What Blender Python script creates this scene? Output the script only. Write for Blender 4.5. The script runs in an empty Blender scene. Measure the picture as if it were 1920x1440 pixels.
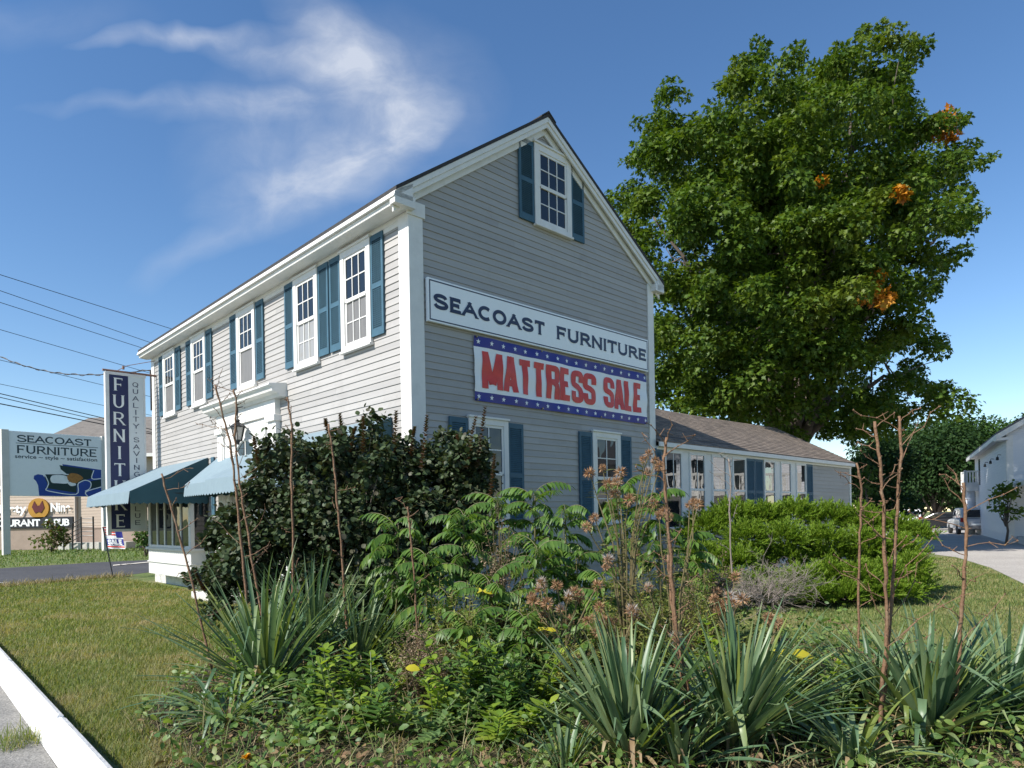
import bpy, bmesh, math, random
import numpy as np
from mathutils import Matrix, Vector
sc = bpy.context.scene
COL = sc.collection
# ---------------------------------------------------------------- camera
H = 1.55
FPX, HY, ROLL = 1277.46, 971.61, 0.0177          # focal length and horizon line for a 1920 px wide frame
cd = bpy.data.cameras.new("camera"); cam = bpy.data.objects.new("camera", cd); COL.objects.link(cam)
cr, sr = math.cos(ROLL), math.sin(ROLL)
cam.matrix_world = Matrix(((cr, sr, 0, 0), (0, 0, -1, 0), (-sr, cr, 0, H), (0, 0, 0, 1)))
cd.sensor_width = 36; cd.lens = FPX / 1920 * 36; cd.shift_y = (HY - 720) / 1920
cd.clip_start = 0.05; cd.clip_end = 2000
sc.camera = cam
# ---------------------------------------------------------------- light
RAY = Vector((0.932, 0.618, -1.0)).normalized()    # direction the sunlight travels
SUN_EL = math.asin(-RAY.z); SUN_AZ = math.atan2(-RAY.x, -RAY.y)
sl = bpy.data.lights.new("sun", 'SUN'); sl.energy = 5.0; sl.angle = math.radians(0.53); sl.color = (1.0, 0.955, 0.88)
so = bpy.data.objects.new("sun", sl); COL.objects.link(so)
so.rotation_euler = RAY.to_track_quat('-Z', 'Y').to_euler(); so.location = (-40, 0, 40)
sc.view_settings.view_transform = 'Standard'; sc.view_settings.look = 'None'
sc.view_settings.exposure = 0.62; sc.view_settings.gamma = 1
sc.cycles.max_bounces = 6; sc.cycles.transparent_max_bounces = 6; sc.cycles.use_denoising = True
# ---------------------------------------------------------------- node helpers
def nd(nt, typ, **kw):
    n = nt.nodes.new(typ)
    for k, v in kw.items():
        if k.startswith('in_'):
            key = k[3:]; key = int(key) if key.isdigit() else key.replace('_', ' ')
            n.inputs[key].default_value = v
        else: setattr(n, k, v)
    return n
def ramp(nt, stops, interp='LINEAR'):
    r = nt.nodes.new('ShaderNodeValToRGB'); e = r.color_ramp.elements; r.color_ramp.interpolation = interp
    while len(e) < len(stops): e.new(0.5)
    for q, (p, c) in zip(e, stops):
        q.position = p; q.color = (c, c, c, 1) if isinstance(c, (int, float)) else (*c[:3], 1)
    return r
def mixrgb(nt, mode, fac, a, b):
    m = nt.nodes.new('ShaderNodeMix'); m.data_type = 'RGBA'; m.blend_type = mode
    for k, v in ((0, fac), (6, a), (7, b)):
        if hasattr(v, 'is_linked') or isinstance(v, bpy.types.NodeSocket): nt.links.new(v, m.inputs[k])
        else: m.inputs[k].default_value = v if k == 0 or len(v) == 4 else (*v, 1)
    return m.outputs[2]
# ---------------------------------------------------------------- sky with cirrus
w = bpy.data.worlds.new("World"); sc.world = w; w.use_nodes = True
nt = w.node_tree; nt.nodes.clear(); L_ = nt.links.new
sky = nd(nt, 'ShaderNodeTexSky', sky_type='NISHITA', sun_disc=False, sun_elevation=SUN_EL, sun_rotation=SUN_AZ,
         air_density=1.0, dust_density=0.05, ozone_density=1.6)
bg = nd(nt, 'ShaderNodeBackground'); bg.inputs[1].default_value = 0.07
out = nd(nt, 'ShaderNodeOutputWorld')
tc = nd(nt, 'ShaderNodeTexCoord'); sx = nd(nt, 'ShaderNodeSeparateXYZ'); L_(tc.outputs['Generated'], sx.inputs[0])
def mth(op, a, b=None, c=None):
    m = nd(nt, 'ShaderNodeMath', operation=op)
    for k, v in enumerate((a, b, c)):
        if v is None: continue
        if isinstance(v, (int, float)): m.inputs[k].default_value = v
        else: L_(v, m.inputs[k])
    return m.outputs[0]
# clouds live on a high flat layer: project the view direction on a plane far up north
ymax = mth('MAXIMUM', sx.outputs[1], 0.02)
cx = mth('DIVIDE', sx.outputs[0], ymax); cz = mth('DIVIDE', sx.outputs[2], ymax)
cv = nd(nt, 'ShaderNodeCombineXYZ'); L_(cx, cv.inputs[0]); L_(cz, cv.inputs[1])
def noise(vec, scale, detail, rough, dist=0.0):
    n = nd(nt, 'ShaderNodeTexNoise'); n.inputs['Scale'].default_value = scale; n.inputs['Detail'].default_value = detail
    n.inputs['Roughness'].default_value = rough; n.inputs['Distortion'].default_value = dist
    L_(vec, n.inputs['Vector']); return n
wn = noise(cv.outputs[0], 2.3, 4, 0.6)
wsub = nd(nt, 'ShaderNodeVectorMath', operation='SUBTRACT'); L_(wn.outputs['Color'], wsub.inputs[0]); wsub.inputs[1].default_value = (.5, .5, .5)
wscl = nd(nt, 'ShaderNodeVectorMath', operation='SCALE'); L_(wsub.outputs[0], wscl.inputs[0]); wscl.inputs['Scale'].default_value = 0.22
wadd = nd(nt, 'ShaderNodeVectorMath', operation='ADD'); L_(cv.outputs[0], wadd.inputs[0]); L_(wscl.outputs[0], wadd.inputs[1])
def blob(px, py, rx, ry, ang, gain):
    """soft elongated patch of cirrus round one sky direction"""
    x0 = (px - 960) / FPX; z0 = (HY - py) / FPX
    mp = nd(nt, 'ShaderNodeMapping', vector_type='TEXTURE'); L_(wadd.outputs[0], mp.inputs[0])
    mp.inputs['Location'].default_value = (x0, z0, 0); mp.inputs['Rotation'].default_value = (0, 0, math.radians(ang))
    mp.inputs['Scale'].default_value = (rx / FPX, ry / FPX, 1)
    g = nd(nt, 'ShaderNodeTexGradient', gradient_type='SPHERICAL'); L_(mp.outputs[0], g.inputs[0])
    return mth('MULTIPLY', g.outputs['Fac'], gain)
blobs = [(640, 230, 360, 230, 20, .42), (780, 225, 120, 90, 40, .62), (680, 310, 240, 90, 30, .62), (540, 365, 210, 60, 14, .42), (690, 130, 140, 90, -52, .55), (610, 50, 130, 90, -40, .48), (440, 200, 250, 50, 4, .40),
         (340, 66, 220, 30, 6, .50), (510, 100, 200, 50, -12, .52), (430, 460, 190, 46, 20, .26), (60, 30, 260, 60, 0, .12), (200, 205, 170, 20, 2, .20)]
tot = blob(*blobs[0])
for b in blobs[1:]: tot = mth('ADD', tot, blob(*b))
mp1 = nd(nt, 'ShaderNodeMapping'); L_(wadd.outputs[0], mp1.inputs[0])
mp1.inputs['Rotation'].default_value = (0, 0, math.radians(-26)); mp1.inputs['Scale'].default_value = (5.0, 11, 1)
n1 = noise(mp1.outputs[0], 1.0, 11, 0.62, 0.55)
n2 = noise(wadd.outputs[0], 9.0, 10, 0.62, 0.25)
f1 = ramp(nt, [(.22, 0.0), (.80, 1.0)]); L_(n1.outputs['Fac'], f1.inputs[0])
f2 = ramp(nt, [(.26, .30), (.74, 1.0)]); L_(n2.outputs['Fac'], f2.inputs[0])
den = mth('MULTIPLY', mth('MULTIPLY', tot, mth('MULTIPLY_ADD', f1.outputs[0], .80, .28)), f2.outputs[0])
den = mth('MULTIPLY', mth('MINIMUM', mth('MULTIPLY', den, 1.45), .74), mth('GREATER_THAN', sx.outputs[1], 0.03))
hs = nd(nt, 'ShaderNodeHueSaturation'); hs.inputs['Saturation'].default_value = 1.2; hs.inputs['Hue'].default_value = 0.503; hs.inputs['Value'].default_value = 1.56; L_(sky.outputs[0], hs.inputs['Color'])
skyc = mixrgb(nt, 'MIX', den, hs.outputs[0], (7.4, 7.8, 8.6, 1))
L_(skyc, bg.inputs[0]); L_(bg.outputs[0], out.inputs[0])
# ---------------------------------------------------------------- materials
def mat(name):
    m = bpy.data.materials.new(name); m.use_nodes = True
    t = m.node_tree; return m, t, t.nodes['Principled BSDF'], t.links.new
def paint(name, col, rough=.5, var=.10, scale=3.0, stretch=(1, 1, 1), bump=0.0, bscale=60, spec=.5, dirt=None, metal=0, isl=0):
    m, t, b, ln = mat(name)
    c = nd(t, 'ShaderNodeTexCoord'); mp = nd(t, 'ShaderNodeMapping'); mp.inputs['Scale'].default_value = stretch
    ln(c.outputs['Object'], mp.inputs[0])
    n = nd(t, 'ShaderNodeTexNoise'); n.inputs['Scale'].default_value = scale; n.inputs['Detail'].default_value = 6; n.inputs['Roughness'].default_value = .65
    ln(mp.outputs[0], n.inputs['Vector'])
    lo = tuple(x * (1 - var) for x in col); hi = tuple(min(1, x * (1 + var)) for x in col)
    r = ramp(t, [(.3, lo), (.7, hi)]); ln(n.outputs['Fac'], r.inputs[0]); o = r.outputs[0]
    if isl:
        gi = nd(t, 'ShaderNodeNewGeometry'); ri = ramp(t, [(0, 1 - isl), (1, 1 + isl * .5)]); ln(gi.outputs['Random Per Island'], ri.inputs[0]); o = mixrgb(t, 'MULTIPLY', 1.0, o, ri.outputs[0])
    if dirt:
        n2 = nd(t, 'ShaderNodeTexNoise'); n2.inputs['Scale'].default_value = dirt[1]; n2.inputs['Detail'].default_value = 8; n2.inputs['Roughness'].default_value = .7
        ln(c.outputs['Object'], n2.inputs['Vector'])
        r2 = ramp(t, [(.52, 0.0), (.78, dirt[2])]); ln(n2.outputs['Fac'], r2.inputs[0])
        o = mixrgb(t, 'MIX', r2.outputs[0], o, dirt[0])
    ln(o, b.inputs['Base Color']); b.inputs['Roughness'].default_value = rough; b.inputs['Metallic'].default_value = metal
    b.inputs['Specular IOR Level'].default_value = spec
    if bump:
        n3 = nd(t, 'ShaderNodeTexNoise'); n3.inputs['Scale'].default_value = bscale; n3.inputs['Detail'].default_value = 4
        ln(c.outputs['Object'], n3.inputs['Vector']); bp = nd(t, 'ShaderNodeBump'); bp.inputs['Strength'].default_value = bump
        bp.inputs['Distance'].default_value = .02; ln(n3.outputs['Fac'], bp.inputs['Height']); ln(bp.outputs[0], b.inputs['Normal'])
    return m
def leafmat(name, cols, trans=.35, rough=.5, spec=.4, patch=None, tcol=None):
    """leaf colours vary from leaf to leaf (mesh island), some light passes through"""
    m, t, b, ln = mat(name)
    g = nd(t, 'ShaderNodeNewGeometry')
    r = ramp(t, [(i / max(1, len(cols) - 1), c) for i, c in enumerate(cols)]); ln(g.outputs['Random Per Island'], r.inputs[0]); o = r.outputs[0]
    if patch:
        c = nd(t, 'ShaderNodeTexCoord'); n = nd(t, 'ShaderNodeTexNoise'); n.inputs['Scale'].default_value = patch[1]; n.inputs['Detail'].default_value = 7; n.inputs['Roughness'].default_value = .65; n.inputs['Distortion'].default_value = .8
        ln(c.outputs['Object'], n.inputs['Vector']); r2 = ramp(t, [(patch[2], 0.0), (patch[3], 1.0)]); ln(n.outputs['Fac'], r2.inputs[0])
        o = mixrgb(t, 'MIX', r2.outputs[0], o, patch[0])
    ln(o, b.inputs['Base Color']); b.inputs['Roughness'].default_value = rough; b.inputs['Specular IOR Level'].default_value = spec
    tr = nd(t, 'ShaderNodeBsdfTranslucent'); k = tcol or (1.35, 1.35, .55)
    ln(mixrgb(t, 'MULTIPLY', 1.0, o, (*k, 1)), tr.inputs[0])
    mx = nd(t, 'ShaderNodeMixShader'); mx.inputs[0].default_value = trans
    ln(b.outputs[0], mx.inputs[1]); ln(tr.outputs[0], mx.inputs[2]); ln(mx.outputs[0], t.nodes['Material Output'].inputs[0])
    return m
# ---------------------------------------------------------------- objects
def link(o, parent=None):
    COL.objects.link(o)
    if parent is not None: o.parent = parent
    return o
def tag(o, label=None, cat=None, group=None, kind=None):
    if label: o['label'] = label
    if cat: o['category'] = cat
    if group: o['group'] = group
    if kind: o['kind'] = kind
    return o
def thing(name, label, cat, loc=(0, 0, 0), rotz=0, group=None):
    o = bpy.data.objects.new(name, None); o.empty_display_size = .2; o.location = loc; o.rotation_euler = (0, 0, rotz)
    return tag(link(o), label, cat, group)
def copy_tree(o, parent=None, label=None):
    c = o.copy(); COL.objects.link(c); c.parent = parent
    if label: c['label'] = label
    for ch in [q for q in bpy.data.objects if q.parent is o]: copy_tree(ch, c)
    return c
def fastmesh(name, verts, faces, m=None, parent=None, smooth=False):
    """verts (N,3), faces: list of (M,k) int arrays"""
    me = bpy.data.meshes.new(name); verts = np.asarray(verts, np.float32)
    faces = [np.asarray(f, np.int32) for f in faces if len(f)]
    me.vertices.add(len(verts)); me.vertices.foreach_set('co', verts.ravel())
    idx = np.concatenate([f.ravel() for f in faces]); cnt = np.concatenate([np.full(len(f), f.shape[1], np.int32) for f in faces])
    me.loops.add(len(idx)); me.loops.foreach_set('vertex_index', idx)
    me.polygons.add(len(cnt)); st = np.zeros(len(cnt), np.int32); st[1:] = np.cumsum(cnt)[:-1]
    me.polygons.foreach_set('loop_start', st); me.polygons.foreach_set('loop_total', cnt)
    if smooth: me.polygons.foreach_set('use_smooth', np.ones(len(cnt), bool))
    me.update(calc_edges=True); me.validate()
    if m: me.materials.append(m)
    return link(bpy.data.objects.new(name, me), parent)
class MB:
    """collects shapes, then becomes one mesh object"""
    def __init__(s): s.v = []; s.f = []
    def face(s, pts):
        n = len(s.v); s.v += [tuple(p) for p in pts]; s.f.append(tuple(range(n, n + len(pts)))); return s
    def box(s, x0, x1, y0, y1, z0, z1):
        if x0 > x1: x0, x1 = x1, x0
        if y0 > y1: y0, y1 = y1, y0
        n = len(s.v)
        s.v += [(x0, y0, z0), (x1, y0, z0), (x1, y1, z0), (x0, y1, z0), (x0, y0, z1), (x1, y0, z1), (x1, y1, z1), (x0, y1, z1)]
        s.f += [tuple(n + i for i in q) for q in ((3, 2, 1, 0), (4, 5, 6, 7), (0, 1, 5, 4), (1, 2, 6, 5), (2, 3, 7, 6), (3, 0, 4, 7))]; return s
    def prism(s, poly, d, axis='y'):
        """poly = 2D points (a,b); extruded over d=(d0,d1) along axis: y->(a,d,b)  x->(d,a,b)  z->(a,b,d)"""
        f = {'y': lambda a, b, c: (a, c, b), 'x': lambda a, b, c: (c, a, b), 'z': lambda a, b, c: (a, b, c)}[axis]
        n = len(s.v); k = len(poly)
        s.v += [f(a, b, d[0]) for a, b in poly] + [f(a, b, d[1]) for a, b in poly]
        s.f += [tuple(n + i for i in range(k)), tuple(n + k + i for i in reversed(range(k)))]
        for i in range(k):
            j = (i + 1) % k; s.f.append((n + i, n + k + i, n + k + j, n + j))
        return s
    def tube(s, path, r0, r1=None, n=6, cap=True):
        r1 = r0 if r1 is None else r1; P = [Vector(p) for p in path]; base = len(s.v); K = len(P)
        up = Vector((.31, .87, .4)).normalized()
        for i, p in enumerate(P):
            t = (P[min(i + 1, K - 1)] - P[max(i - 1, 0)]).normalized()
            a = t.cross(up); a = a.normalized() if a.length > 1e-4 else t.orthogonal().normalized(); b = t.cross(a)
            r = r0[i] if isinstance(r0, (list, tuple)) else r0 + (r1 - r0) * i / max(1, K - 1)
            for j in range(n):
                q = 2 * math.pi * j / n; s.v.append(tuple(p + a * (r * math.cos(q)) + b * (r * math.sin(q))))
        for i in range(K - 1):
            for j in range(n):
                k = (j + 1) % n; s.f.append((base + i * n + j, base + i * n + k, base + (i + 1) * n + k, base + (i + 1) * n + j))
        if cap: s.f += [tuple(base + j for j in reversed(range(n))), tuple(base + (K - 1) * n + j for j in range(n))]
        return s
    def lathe(s, prof, c=(0, 0, 0), n=16, axis='z'):
        base = len(s.v); K = len(prof)
        for r, z in prof:
            for j in range(n):
                q = 2 * math.pi * j / n; a, b = r * math.cos(q), r * math.sin(q)
                s.v.append((c[0] + a, c[1] + b, c[2] + z) if axis == 'z' else (c[0] + a, c[1] + z, c[2] + b))
        for i in range(K - 1):
            for j in range(n):
                k = (j + 1) % n; s.f.append((base + i * n + j, base + i * n + k, base + (i + 1) * n + k, base + (i + 1) * n + j))
        s.f += [tuple(base + j for j in reversed(range(n))), tuple(base + (K - 1) * n + j for j in range(n))]; return s
    def build(s, name, m, parent=None, bevel=0, smooth=False, loc=None):
        me = bpy.data.meshes.new(name); me.from_pydata(s.v, [], s.f); me.update()
        bm = bmesh.new(); bm.from_mesh(me); bmesh.ops.recalc_face_normals(bm, faces=bm.faces); bm.to_mesh(me); bm.free()
        if smooth:
            for p in me.polygons: p.use_smooth = True
        if m: me.materials.append(m)
        o = link(bpy.data.objects.new(name, me), parent)
        if loc: o.location = loc
        if bevel:
            b = o.modifiers.new('edge', 'BEVEL'); b.width = bevel; b.segments = 2; b.limit_method = 'ANGLE'; b.angle_limit = math.radians(40)
        return o
# ---------------------------------------------------------------- survey: a sight line meets a chosen distance or the ground
def sight(px, py):
    dx, dy = px - 960, py - HY
    return Vector(((cr * dx - sr * dy) / FPX, 1, -(sr * dx + cr * dy) / FPX))
def at(px, py, Y): r = sight(px, py); return Vector((r.x * Y, Y, H + r.z * Y))
def gp(px, py, z=0.0):
    r = sight(px, py); t = (z - H) / r.z; return Vector((r.x * t, t, z))
TH = 0.7657; CX, CY = -1.4277, 9.9302                       # front right corner of the store, its gable runs along +x local, its front along +y local
VH = Vector((math.cos(TH), math.sin(TH), 0)); UH = Vector((-math.sin(TH), math.cos(TH), 0))
def store(v, u, z=0): return Vector((CX, CY, 0)) + VH * v + UH * u + Vector((0, 0, z))
# ---------------------------------------------------------------- lettering: pen strokes with a broad or a pointed nib
def arc(cx, cy, rx, ry, a0, a1, n=14):
    return [(cx + rx * math.cos(math.radians(a0 + (a1 - a0) * i / n)), cy + ry * math.sin(math.radians(a0 + (a1 - a0) * i / n))) for i in range(n + 1)]
def spl(pts, n=5):
    o = []
    for i in range(len(pts) - 1):
        p0 = pts[max(i - 1, 0)]; p1 = pts[i]; p2 = pts[i + 1]; p3 = pts[min(i + 2, len(pts) - 1)]
        for k in range(n):
            t = k / n
            o.append(tuple(.5 * (2 * p1[j] + (p2[j] - p0[j]) * t + (2 * p0[j] - 5 * p1[j] + 4 * p2[j] - p3[j]) * t * t + (3 * p1[j] - p0[j] - 3 * p2[j] + p3[j]) * t ** 3) for j in (0, 1)))
    return o + [pts[-1]]
S_ = spl([(.86, .78), (.78, .92), (.5, 1.0), (.2, .93), (.1, .76), (.22, .6), (.5, .51), (.8, .42), (.92, .24), (.8, .07), (.5, 0), (.2, .07), (.08, .24)])
GL = {  # letter: (width, [(points, serif at start, serif at end)])
 'A': (.95, [([(0, 0), (.47, 1)], 1, 0), ([(.47, 1), (.95, 0)], 0, 1), ([(.17, .34), (.78, .34)], 0, 0)]),
 'B': (.75, [([(.08, 0), (.08, 1)], 1, 1), ([(.08, 1)] + arc(.42, .76, .25, .24, 90, -90) + [(.08, .52)], 0, 0), ([(.08, .52)] + arc(.45, .26, .28, .26, 90, -90) + [(.08, 0)], 0, 0)]),
 'C': (.92, [(arc(.5, .5, .46, .5, 48, 312, 20), 0, 0)]),
 'E': (.72, [([(.08, 0), (.08, 1)], 1, 1), ([(.08, 1), (.68, 1)], 0, 2), ([(.08, .52), (.58, .52)], 0, 2), ([(.08, 0), (.7, 0)], 0, 2)]),
 'F': (.7, [([(.08, 0), (.08, 1)], 1, 1), ([(.08, 1), (.68, 1)], 0, 2), ([(.08, .5), (.56, .5)], 0, 2)]),
 'G': (.95, [(arc(.5, .5, .46, .5, 48, 345, 22), 0, 0), ([(.9, 0.02), (.9, .45), (.6, .45)], 0, 0)]),
 'I': (.16, [([(.08, 0), (.08, 1)], 1, 1)]),
 'L': (.68, [([(.08, 0), (.08, 1)], 1, 1), ([(.08, 0), (.66, 0)], 0, 2)]),
 'M': (1.0, [([(.06, 0), (.08, 1)], 1, 0), ([(.08, 1), (.5, .08)], 0, 0), ([(.5, .08), (.92, 1)], 0, 0), ([(.92, 1), (.94, 0)], 0, 1)]),
 'N': (.88, [([(.08, 0), (.08, 1)], 1, 0), ([(.08, 1), (.8, 0)], 0, 0), ([(.8, 0), (.8, 1)], 0, 1)]),
 'O': (1.0, [(arc(.5, .5, .46, .5, 0, 360, 28), 0, 0)]),
 'P': (.72, [([(.08, 0), (.08, 1)], 1, 1), ([(.08, 1)] + arc(.42, .74, .27, .26, 90, -90) + [(.08, .48)], 0, 0)]),
 'Q': (1.0, [(arc(.5, .5, .46, .5, 0, 360, 28), 0, 0), ([(.55, .2), (.95, -.14)], 0, 0)]),
 'R': (.82, [([(.08, 0), (.08, 1)], 1, 1), ([(.08, 1)] + arc(.43, .75, .28, .25, 90, -90) + [(.08, .5)], 0, 0), ([(.4, .5), (.8, 0)], 0, 1)]),
 'S': (.95, [(S_, 0, 0)]),
 'T': (.8, [([(.4, 0), (.4, 1)], 1, 0), ([(0, 1), (.8, 1)], 2, 2)]),
 'U': (.86, [([(.08, 1), (.08, .36)] + arc(.43, .36, .35, .36, 180, 360, 12)[1:] + [(.78, 1)], 1, 1)]),
 'V': (.9, [([(0, 1), (.45, 0)], 1, 0), ([(.45, 0), (.9, 1)], 0, 1)]),
 'Y': (.86, [([(0, 1), (.43, .45), (.43, 0)], 1, 1), ([(.43, .45), (.86, 1)], 0, 1)]),
 '&': (.95, [(spl([(.92, 0), (.5, .45), (.26, .72), (.28, .93), (.45, 1), (.58, .88), (.5, .68), (.2, .42), (.1, .2), (.25, .02), (.5, .02), (.75, .2), (.86, .45)]), 0, 0)]),
 '*': (.3, [([(.15, .42), (.15, .62)], 0, 0), ([(.05, .52), (.25, .52)], 0, 0)]),
}
# narrow poster face: square-shouldered curves
def rr(x0, x1, y0, y1, r=.18): return None
def sq(cx, cy, rx, ry, a0, a1, n=14, p=3.2):
    o = []
    for i in range(n + 1):
        a = math.radians(a0 + (a1 - a0) * i / n); c, s = math.cos(a), math.sin(a)
        o.append((cx + rx * math.copysign(abs(c) ** (2 / p), c), cy + ry * math.copysign(abs(s) ** (2 / p), s)))
    return o
PG = dict(GL)
PG['S'] = (.84, [([(.78, .68), (.78, .8)] + sq(.42, .8, .36, .2, 0, 180, 12) + sq(.42, .74, .36, .2, 180, 232, 4) + [(.5, .5)] + sq(.42, .26, .36, .2, 52, 0, 4) + sq(.42, .2, .36, .2, 0, -180, 12) + [(.06, .32)], 0, 0)])
PG['R'] = (.84, [([(.08, 0), (.08, 1)], 0, 0), ([(.08, 1)] + sq(.42, .75, .36, .25, 90, -90, 12) + [(.08, .5)], 0, 0), ([(.5, .5), (.74, .4), (.78, .28), (.78, 0)], 0, 0)])
PG['A'] = (.86, [([(.1, 0), (.36, 1)], 0, 0), ([(.36, 1), (.5, 1)], 0, 0), ([(.5, 1), (.76, 0)], 0, 0), ([(.2, .2), (.66, .2)], 0, 0)])
PG['M'] = (1.16, [([(.08, 0), (.08, 1)], 0, 0), ([(.12, 1), (.56, .05)], 0, 0), ([(.6, .05), (1.04, 1)], 0, 0), ([(1.08, 1), (1.08, 0)], 0, 0)])
def stroke(mb, pts, wv, wh, tf, h, step=0):
    if step:
        q = []
        for a, b in zip(pts, pts[1:]):
            k = max(1, int(math.hypot(b[0] - a[0], b[1] - a[1]) / step)); q += [(a[0] + (b[0] - a[0]) * i / k, a[1] + (b[1] - a[1]) * i / k) for i in range(k)]
        pts = q + [pts[-1]]
    n = len(pts); closed = n > 3 and abs(pts[0][0] - pts[-1][0]) < 1e-6 and abs(pts[0][1] - pts[-1][1]) < 1e-6
    Lp, Rp = [], []
    for i in range(n):
        a = pts[i - 1] if i else (pts[-2] if closed else None); b = pts[i]; c = pts[i + 1] if i < n - 1 else (pts[1] if closed else None)
        ds = []
        for p, q in ((a, b), (b, c)):
            if p is None or q is None: continue
            dx, dy = q[0] - p[0], q[1] - p[1]; l = math.hypot(dx, dy)
            if l > 1e-9: ds.append((-dy / l, dx / l))
        nx, ny = sum(d[0] for d in ds), sum(d[1] for d in ds); l = math.hypot(nx, ny) or 1; nx /= l; ny /= l
        k = 1 / max(.55, (ds[0][0] * nx + ds[0][1] * ny)) if ds else 1
        ox, oy = nx * wv / 2 * k, ny * wh / 2 * k
        Lp.append((b[0] + ox, b[1] + oy)); Rp.append((b[0] - ox, b[1] - oy))
    base = len(mb.v); mb.v += [tf(x, y, h) for x, y in Lp] + [tf(x, y, h) for x, y in Rp]
    for i in range(n - 1): mb.f.append((base + i, base + i + 1, base + n + i + 1, base + n + i))
def letters(mb, text, x0, x1, z0, z1, wv, wh, org, ex, ez, en, serif=0.0, glyphs=GL, gap=.16, lift=.004, step=0):
    """text fitted into the box x0..x1 * z0..z1; ex, ez are the reading and up axes, en the outward normal; wv, wh pen widths in metres"""
    hgt = z1 - z0 - wh
    space = .55; tw = sum(glyphs[c][0] + gap if c != ' ' else space for c in text) - gap
    kx = (x1 - x0 - wv) / tw; x = x0 + wv / 2; cnt = 0
    for c in text:
        if c == ' ': x += space * kx; continue
        gw, sts = glyphs[c]
        for pts, s0, s1 in sts:
            cnt += 1; h = lift + .0006 * (cnt % 7)
            P = [(x + p[0] * kx, z0 + wh / 2 + p[1] * hgt) for p in pts]
            for e, e2 in ((0, 1), (-1, -2)):                 # upright strokes run out to the cap line and the base line
                dx, dy = P[e][0] - P[e2][0], P[e][1] - P[e2][1]
                if pts[e][1] in (0, 1) and abs(dy) > abs(dx) and (dy > 0) == (pts[e][1] == 1): P[e] = (P[e][0] + dx / abs(dy) * wh * .5, P[e][1] + dy / abs(dy) * wh * .5)
            tf = lambda a, b, hh: tuple(org + ex * a + ez * (b if c == 'Q' else min(max(b, z0), z1)) + en * hh)
            stroke(mb, P, wv, wh, tf, h, step)
            if serif:
                for s, q in ((s0, P[0]), (s1, P[-1])):
                    if s == 1: stroke(mb, [(q[0] - serif, q[1]), (q[0] + serif, q[1])], wh * .7, wh * .7, tf, h + .0003)
                    elif s == 2: stroke(mb, [(q[0], q[1] - serif * 1.0), (q[0], q[1] + serif * .6)], wh * .6, wh * .6, tf, h + .0003)
        x += (gw + gap) * kx
def font_text(text, size, bold=0.0):
    c = bpy.data.curves.new('lettering', 'FONT'); c.body = text; c.size = size; c.offset = bold; c.extrude = .0
    o = bpy.data.objects.new('lettering', c); dg = bpy.context.evaluated_depsgraph_get()
    COL.objects.link(o); bpy.context.view_layer.update(); dg.update()
    me = bpy.data.meshes.new_from_object(o.evaluated_get(dg)); bpy.data.objects.remove(o); bpy.data.curves.remove(c)
    v = [tuple(p.co) for p in me.vertices]; f = [tuple(p.vertices) for p in me.polygons]; bpy.data.meshes.remove(me); return v, f
def add_font(mb, text, x0, x1, z0, hgt, org, ex, ez, en, lift=.004, bold=0.0):
    v, f = font_text(text, 1.0, bold)
    xa, xb = min(p[0] for p in v), max(p[0] for p in v); k = (x1 - x0) / (xb - xa); base = len(mb.v)
    mb.v += [tuple(org + ex * (x0 + (p[0] - xa) * k) + ez * (z0 + p[1] * hgt) + en * lift) for p in v]; mb.f += [tuple(base + i for i in q) for q in f]
# ---------------------------------------------------------------- palette
WHITE = paint('white_trim', (.70, .685, .65), .45, .05, 5, bump=.05, dirt=((.45, .43, .38), 3.5, .35))
SIDING = paint('grey_clapboard', (.365, .350, .332), .55, .07, 2.0, (.35, .35, 9), bump=.06, bscale=90, dirt=((.24, .225, .205), 1.7, .5), isl=.11)
TEAL = paint('teal_shutter', (.056, .118, .162), .5, .14, 9, bump=.06, spec=.2)
NAVY = paint('navy_paint', (.012, .022, .065), .4, .05)
SIGNW = paint('sign_board', (.86, .875, .88), .4, .03, 3, dirt=((.55, .55, .5), 3, .25))
BLACKM = paint('black_metal', (.02, .02, .022), .4, .1)
FOUND = paint('whitewashed_foundation', (.55, .53, .49), .8, .18, 7, bump=.3, bscale=40)
DARKROOF = paint('dark_shingle', (.035, .034, .036), .9, .3, 18, bump=.3)
def glassmat(name, base=(.012, .014, .016), ior=1.5, rough=.015, wav=.012):
    m, t, b, ln = mat(name); b.inputs['Base Color'].default_value = (*base, 1); b.inputs['Roughness'].default_value = rough; b.inputs['IOR'].default_value = ior
    c = nd(t, 'ShaderNodeTexCoord'); n = nd(t, 'ShaderNodeTexNoise'); n.inputs['Scale'].default_value = 1.6; ln(c.outputs['Object'], n.inputs['Vector'])
    bp = nd(t, 'ShaderNodeBump'); bp.inputs['Strength'].default_value = 1; bp.inputs['Distance'].default_value = wav; ln(n.outputs['Fac'], bp.inputs['Height']); ln(bp.outputs[0], b.inputs['Normal'])
    return m
GLASS = glassmat('window_glass', (.01, .012, .014), 1.6)
GLASSR = glassmat('old_wavy_glass', (.012, .015, .018), 3.2, .01, .0025)
GLASSC = glassmat('glass_over_blind', (.30, .29, .27), 1.7, .02)
SCREEN = paint('insect_screen', (.16, .155, .15), .5, .12, 14, (1, 1, .2))
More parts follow.
